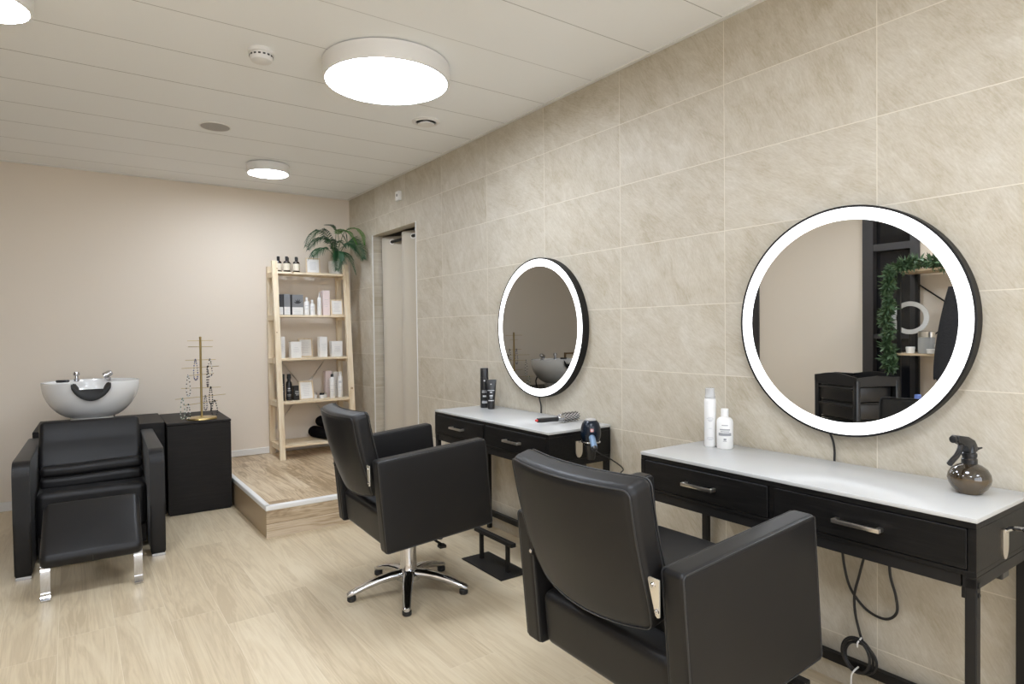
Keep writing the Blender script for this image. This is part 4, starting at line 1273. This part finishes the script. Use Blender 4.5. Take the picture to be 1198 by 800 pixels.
# local: +x front
W, Dp = .225, .18
for sx in (-1, 1):
    for sy in (-1, 1):
        obj('column', box(BM(), sx * Dp - .02, sx * Dp + .02, sy * W - .022, sy * W + .022, .06, .84, .006, 2), 'black_plastic', t)
for k, z in enumerate((.09, .235, .38, .525, .665)):
    dr = obj('drawer', box(BM(), -Dp + .02, Dp + .006, -W + .025, W - .025, z, z + .12, .008, 2), 'black_plastic', t)
    obj('drawer_lip', box(BM(), Dp + .006, Dp + .022, -W + .03, W - .03, z + .095, z + .112, .004, 2), 'black_plastic', dr)
    obj('runner', box(BM(), -Dp + .02, Dp - .005, -W + .022, W - .022, z - .018, z - .006), 'black_metal', t, 0)
obj('back_panel', box(BM(), -Dp - .012, -Dp + .004, -W + .02, W - .02, .08, .80), 'black_plastic', t, 0)
bm = BM()
box(bm, -Dp - .02, Dp + .02, -W - .02, W + .02, .79, .815, .004, 1)
for sx in (-1, 1):
    pr = [(-W - .02, .81), (W + .02, .81), (W + .02, .865)] + [(W * (1 - 2 * i / 12), .865 + .028 * math.sin(PI * i / 12)) for i in range(1, 12)] + [(-W - .02, .865)]
    prism(bm, pr, sx * (Dp + .014) - .006, sx * (Dp + .014) + .006, 'x')
for sy in (-1, 1):
    pr = [(-Dp - .02, .81), (Dp + .02, .81), (Dp + .02, .862), (0, .878), (-Dp - .02, .862)]
    prism(bm, pr, sy * (W + .014) - .006, sy * (W + .014) + .006, 'y')
obj('top_tray', bm, 'black_plastic', t, 30)
for sx in (-1, 1):
    for sy in (-1, 1):
        obj('caster', lathe(BM(), [(.0, -.012), (.028, -.012), (.03, -.006), (.03, .006), (.028, .012), (0, .012)], 20, mtx=Matrix.Translation((sx * Dp, sy * W, .030)) @ Matrix.Rotation(PI / 2, 4, 'X')), 'rubber', t)

# open shelf rack with black frame
t = thing('shelf_rack', 'black metal rack with oak shelves by the left wall, seen in the near mirror', 'shelf', (-3.5, 1.98, 0))
RX0, RX1, RY0, RY1 = -.17, .16, -.30, .36
for x in (RX0, RX1):
    for y in (RY0, RY1):
        obj('post', box(BM(), x - .012, x + .012, y - .012, y + .012, 0, 1.70), 'black_metal', t, 0)
for z in (.14, .62, 1.05, 1.70):
    obj('shelf_board', box(BM(), RX0 - .014, RX1 + .014, RY0 - .014, RY1 + .05, z - .018 + (.018 if z == 1.7 else 0), z + (.018 if z == 1.7 else 0), .001, 1), 'shelf_oak', t, 0)
for z0, z1 in ((1.62, 1.10), (1.10, 1.62)):
    obj('brace', tube(BM(), [(RX0 - .018, RY0, z0), (RX0 - .018, RY1, z1)], .006, 6), 'black_metal', t)

# garland
t = thing('leaf_garland', 'green leafy garland draped over the rack corner, seen in the near mirror', 'garland', (-3.34, 2.36, 1.72))
gx, gy, gz = t.location
path = spline([(-3.36, 1.98, 1.755), (-3.34, 2.12, 1.765), (-3.33, 2.26, 1.765), (-3.315, 2.37, 1.735), (-3.31, 2.41, 1.64), (-3.30, 2.405, 1.5), (-3.305, 2.42, 1.36), (-3.30, 2.41, 1.22), (-3.30, 2.40, 1.08), (-3.30, 2.40, 1.0), (-3.30, 2.395, .93)], 8)
path = [Vector((p.x - gx, p.y - gy, p.z - gz)) for p in path]
obj('vine', tube(BM(), path, .004, 6), 'stalk', t)
bm = BM()
for i in range(len(path) - 1):
    dens = .55 + .45 * math.sin(i * .8) * math.sin(i * .37 + 1)
    for k in range(int(34 * (.55 + .45 * dens))):
        p = path[i].lerp(path[i + 1], rng.random())
        d = Vector((rng.gauss(0, 1), rng.gauss(0, 1), rng.gauss(0, 1) - .3)).normalized()
        L_ = (.03 + .045 * rng.random()) * (.7 + .6 * dens)
        p = p + d * .012 + Vector((0, .015 * math.sin(i * .55), 0))
        s_ = d.cross(Vector((rng.random() - .5, rng.random() - .5, rng.random() - .5))).normalized() * .009
        a = bm.verts.new(p); b = bm.verts.new(p + d * L_ * .5 + s_); c = bm.verts.new(p + d * L_); e = bm.verts.new(p + d * L_ * .5 - s_)
        bm.faces.new((a, b, c)); bm.faces.new((a, c, e))
lv = obj('leaves', bm, 'pine_needle', t, 0); lv['kind'] = 'stuff'

# ring light on the lower shelf
t = thing('ring_light', 'white unlit ring light on the rack shelf, seen in the near mirror', 'ring light', (-3.46, 2.31, 1.05), R(-15))
obj('ring', lathe(BM(), [(.098, -.012), (.132, -.012), (.134, 0), (.132, .012), (.098, .012), (.096, 0), (.098, -.012)], 60, mtx=Matrix.Translation((0, 0, .285)) @ Matrix.Rotation(PI / 2, 4, 'Y'), cap=False), 'ring_white', t, 50)
obj('stem', tube(BM(), [(0, 0, .03), (0, 0, .155)], .006, 10), 'black_metal', t)
for k in range(3):
    a = 2 * PI * k / 3
    obj('tripod_leg', tube(BM(), [(0, 0, .045), (math.cos(a) * .075, math.sin(a) * .075, .004)], .005, 8), 'black_metal', t)
t = thing('canister', 'grey and silver canister on the rack shelf, seen in the near mirror', 'canister', (-3.40, 2.165, 1.05))
obj('canister_body', lathe(BM(), [(.055, 0), (.058, .003), (.058, .125), (.055, .128)], 36), 'grey_fabric', t)
obj('metal_band', lathe(BM(), [(.0585, .128), (.0585, .17), (.05, .176), (0, .178)], 36), 'nickel', t)
for x, y, h, lab in ((-3.36, 2.265, .05, 'small white pot in front of the ring light on the rack shelf'), (-3.37, 2.06, .075, 'taller white pot at the right end of the rack shelf'), (-3.345, 2.11, .035, 'low white dish in front of the taller pot on the rack shelf')):
    t = thing('white_pot', lab, 'pot', (x, y, 1.05), 0, 'white pots on the rack shelf')
    obj('pot_body', lathe(BM(), [(.026, 0), (.03, .003), (.032, h * .7)], 28), 'white_plastic', t)
    obj('lid', lathe(BM(), [(.033, h * .7), (.033, h), (.03, h + .002), (0, h + .002)], 28), 'white_plastic', t)
t = thing('blue_bottle', 'blue stoppered bottle on the lower rack shelf, seen in the near mirror', 'bottle', (-3.37, 2.215, .62))
obj('bottle', lathe(BM(), [(.045, 0), (.05, .004), (.05, .055), (.024, .065)], 30), 'blue_plastic', t)
obj('cap', lathe(BM(), [(.024, .064), (.024, .10), (.02, .103), (0, .103)], 24), 'blue_plastic', t)
t = thing('developer_bottle', 'white bottle next to the blue one on the lower rack shelf', 'bottle', (-3.37, 2.10, .62))
obj('bottle', lathe(BM(), [(.035, 0), (.038, .004), (.038, .09), (.02, .108)], 30), 'white_plastic', t)
obj('cap', lathe(BM(), [(.019, .107), (.019, .14), (.017, .143), (0, .143)], 24), 'grey_fabric', t)

# robe hanging from the rack end
t = thing('hairdressing_cape', 'black hairdressing cape hanging at the rack, seen in the near mirror', 'cape', (-3.25, 1.86, .86))
bm = BM(); secs = []
for j in range(15):
    q = j / 14; z = .70 * q
    w_ = .20 - .13 * q ** 1.6; dp = .06 - .03 * q
    secs.append([bm.verts.new((dp * math.sin(2 * PI * k / 40) * (1 + .25 * math.sin(k * 1.57 * 2)), w_ * math.cos(2 * PI * k / 40) + .03 * q, z + (.02 * math.sin(k * .9) if j == 0 else 0))) for k in range(40)])
for A, B in zip(secs, secs[1:]):
    for k in range(40): bm.faces.new((A[k], A[(k + 1) % 40], B[(k + 1) % 40], B[k]))
bm.faces.new(secs[0]); bm.faces.new(secs[-1])
obj('cloth', bm, 'robe', t, 60)
obj('hanging_loop', tube(BM(), spline([(0, .03, .69), (-.03, .03, .75), (-.07, .03, .80), (-.075, .03, .842)], 5), .004, 6), 'robe', t)

# little picture on the back wall, reflected in the far mirror
t = thing('wall_picture', 'small brown wooden picture frame on the back wall, seen in the far mirror', 'picture', (-2.83, YB, .93))
bm = BM()
for a in ((-.085, -.065, -.065, .065), (.065, .085, -.065, .065), (-.065, .065, -.065, -.045), (-.065, .065, .045, .065)): box(bm, a[0], a[1], -.02, 0, a[2], a[3])
obj('frame', bm, 'brown_frame', t, 0)
obj('print', box(BM(), -.065, .065, -.010, -.002, -.045, .045), 'cream_label', t, 0)

# ------------------------------------------------------------------ world and view
wd = bpy.data.worlds.new('fill_daylight'); SC.world = wd; wd.use_nodes = True  # bright sky that fills the room through the added front window
wd.node_tree.nodes['Background'].inputs[0].default_value = (.93, 1, 1.11, 1)
wd.node_tree.nodes['Background'].inputs[1].default_value = 3.3
SC.view_settings.view_transform = 'Standard'
SC.view_settings.look = 'None'
SC.view_settings.gamma = 1
SC.view_settings.use_curve_mapping = False
SC.view_settings.exposure = 0.41
SC.cycles.max_bounces = 12
SC.cycles.diffuse_bounces = 8
SC.cycles.glossy_bounces = 6
SC.cycles.use_denoising = True
SC.cycles.sample_clamp_indirect = 4.0
SC.cycles.caustics_reflective = False
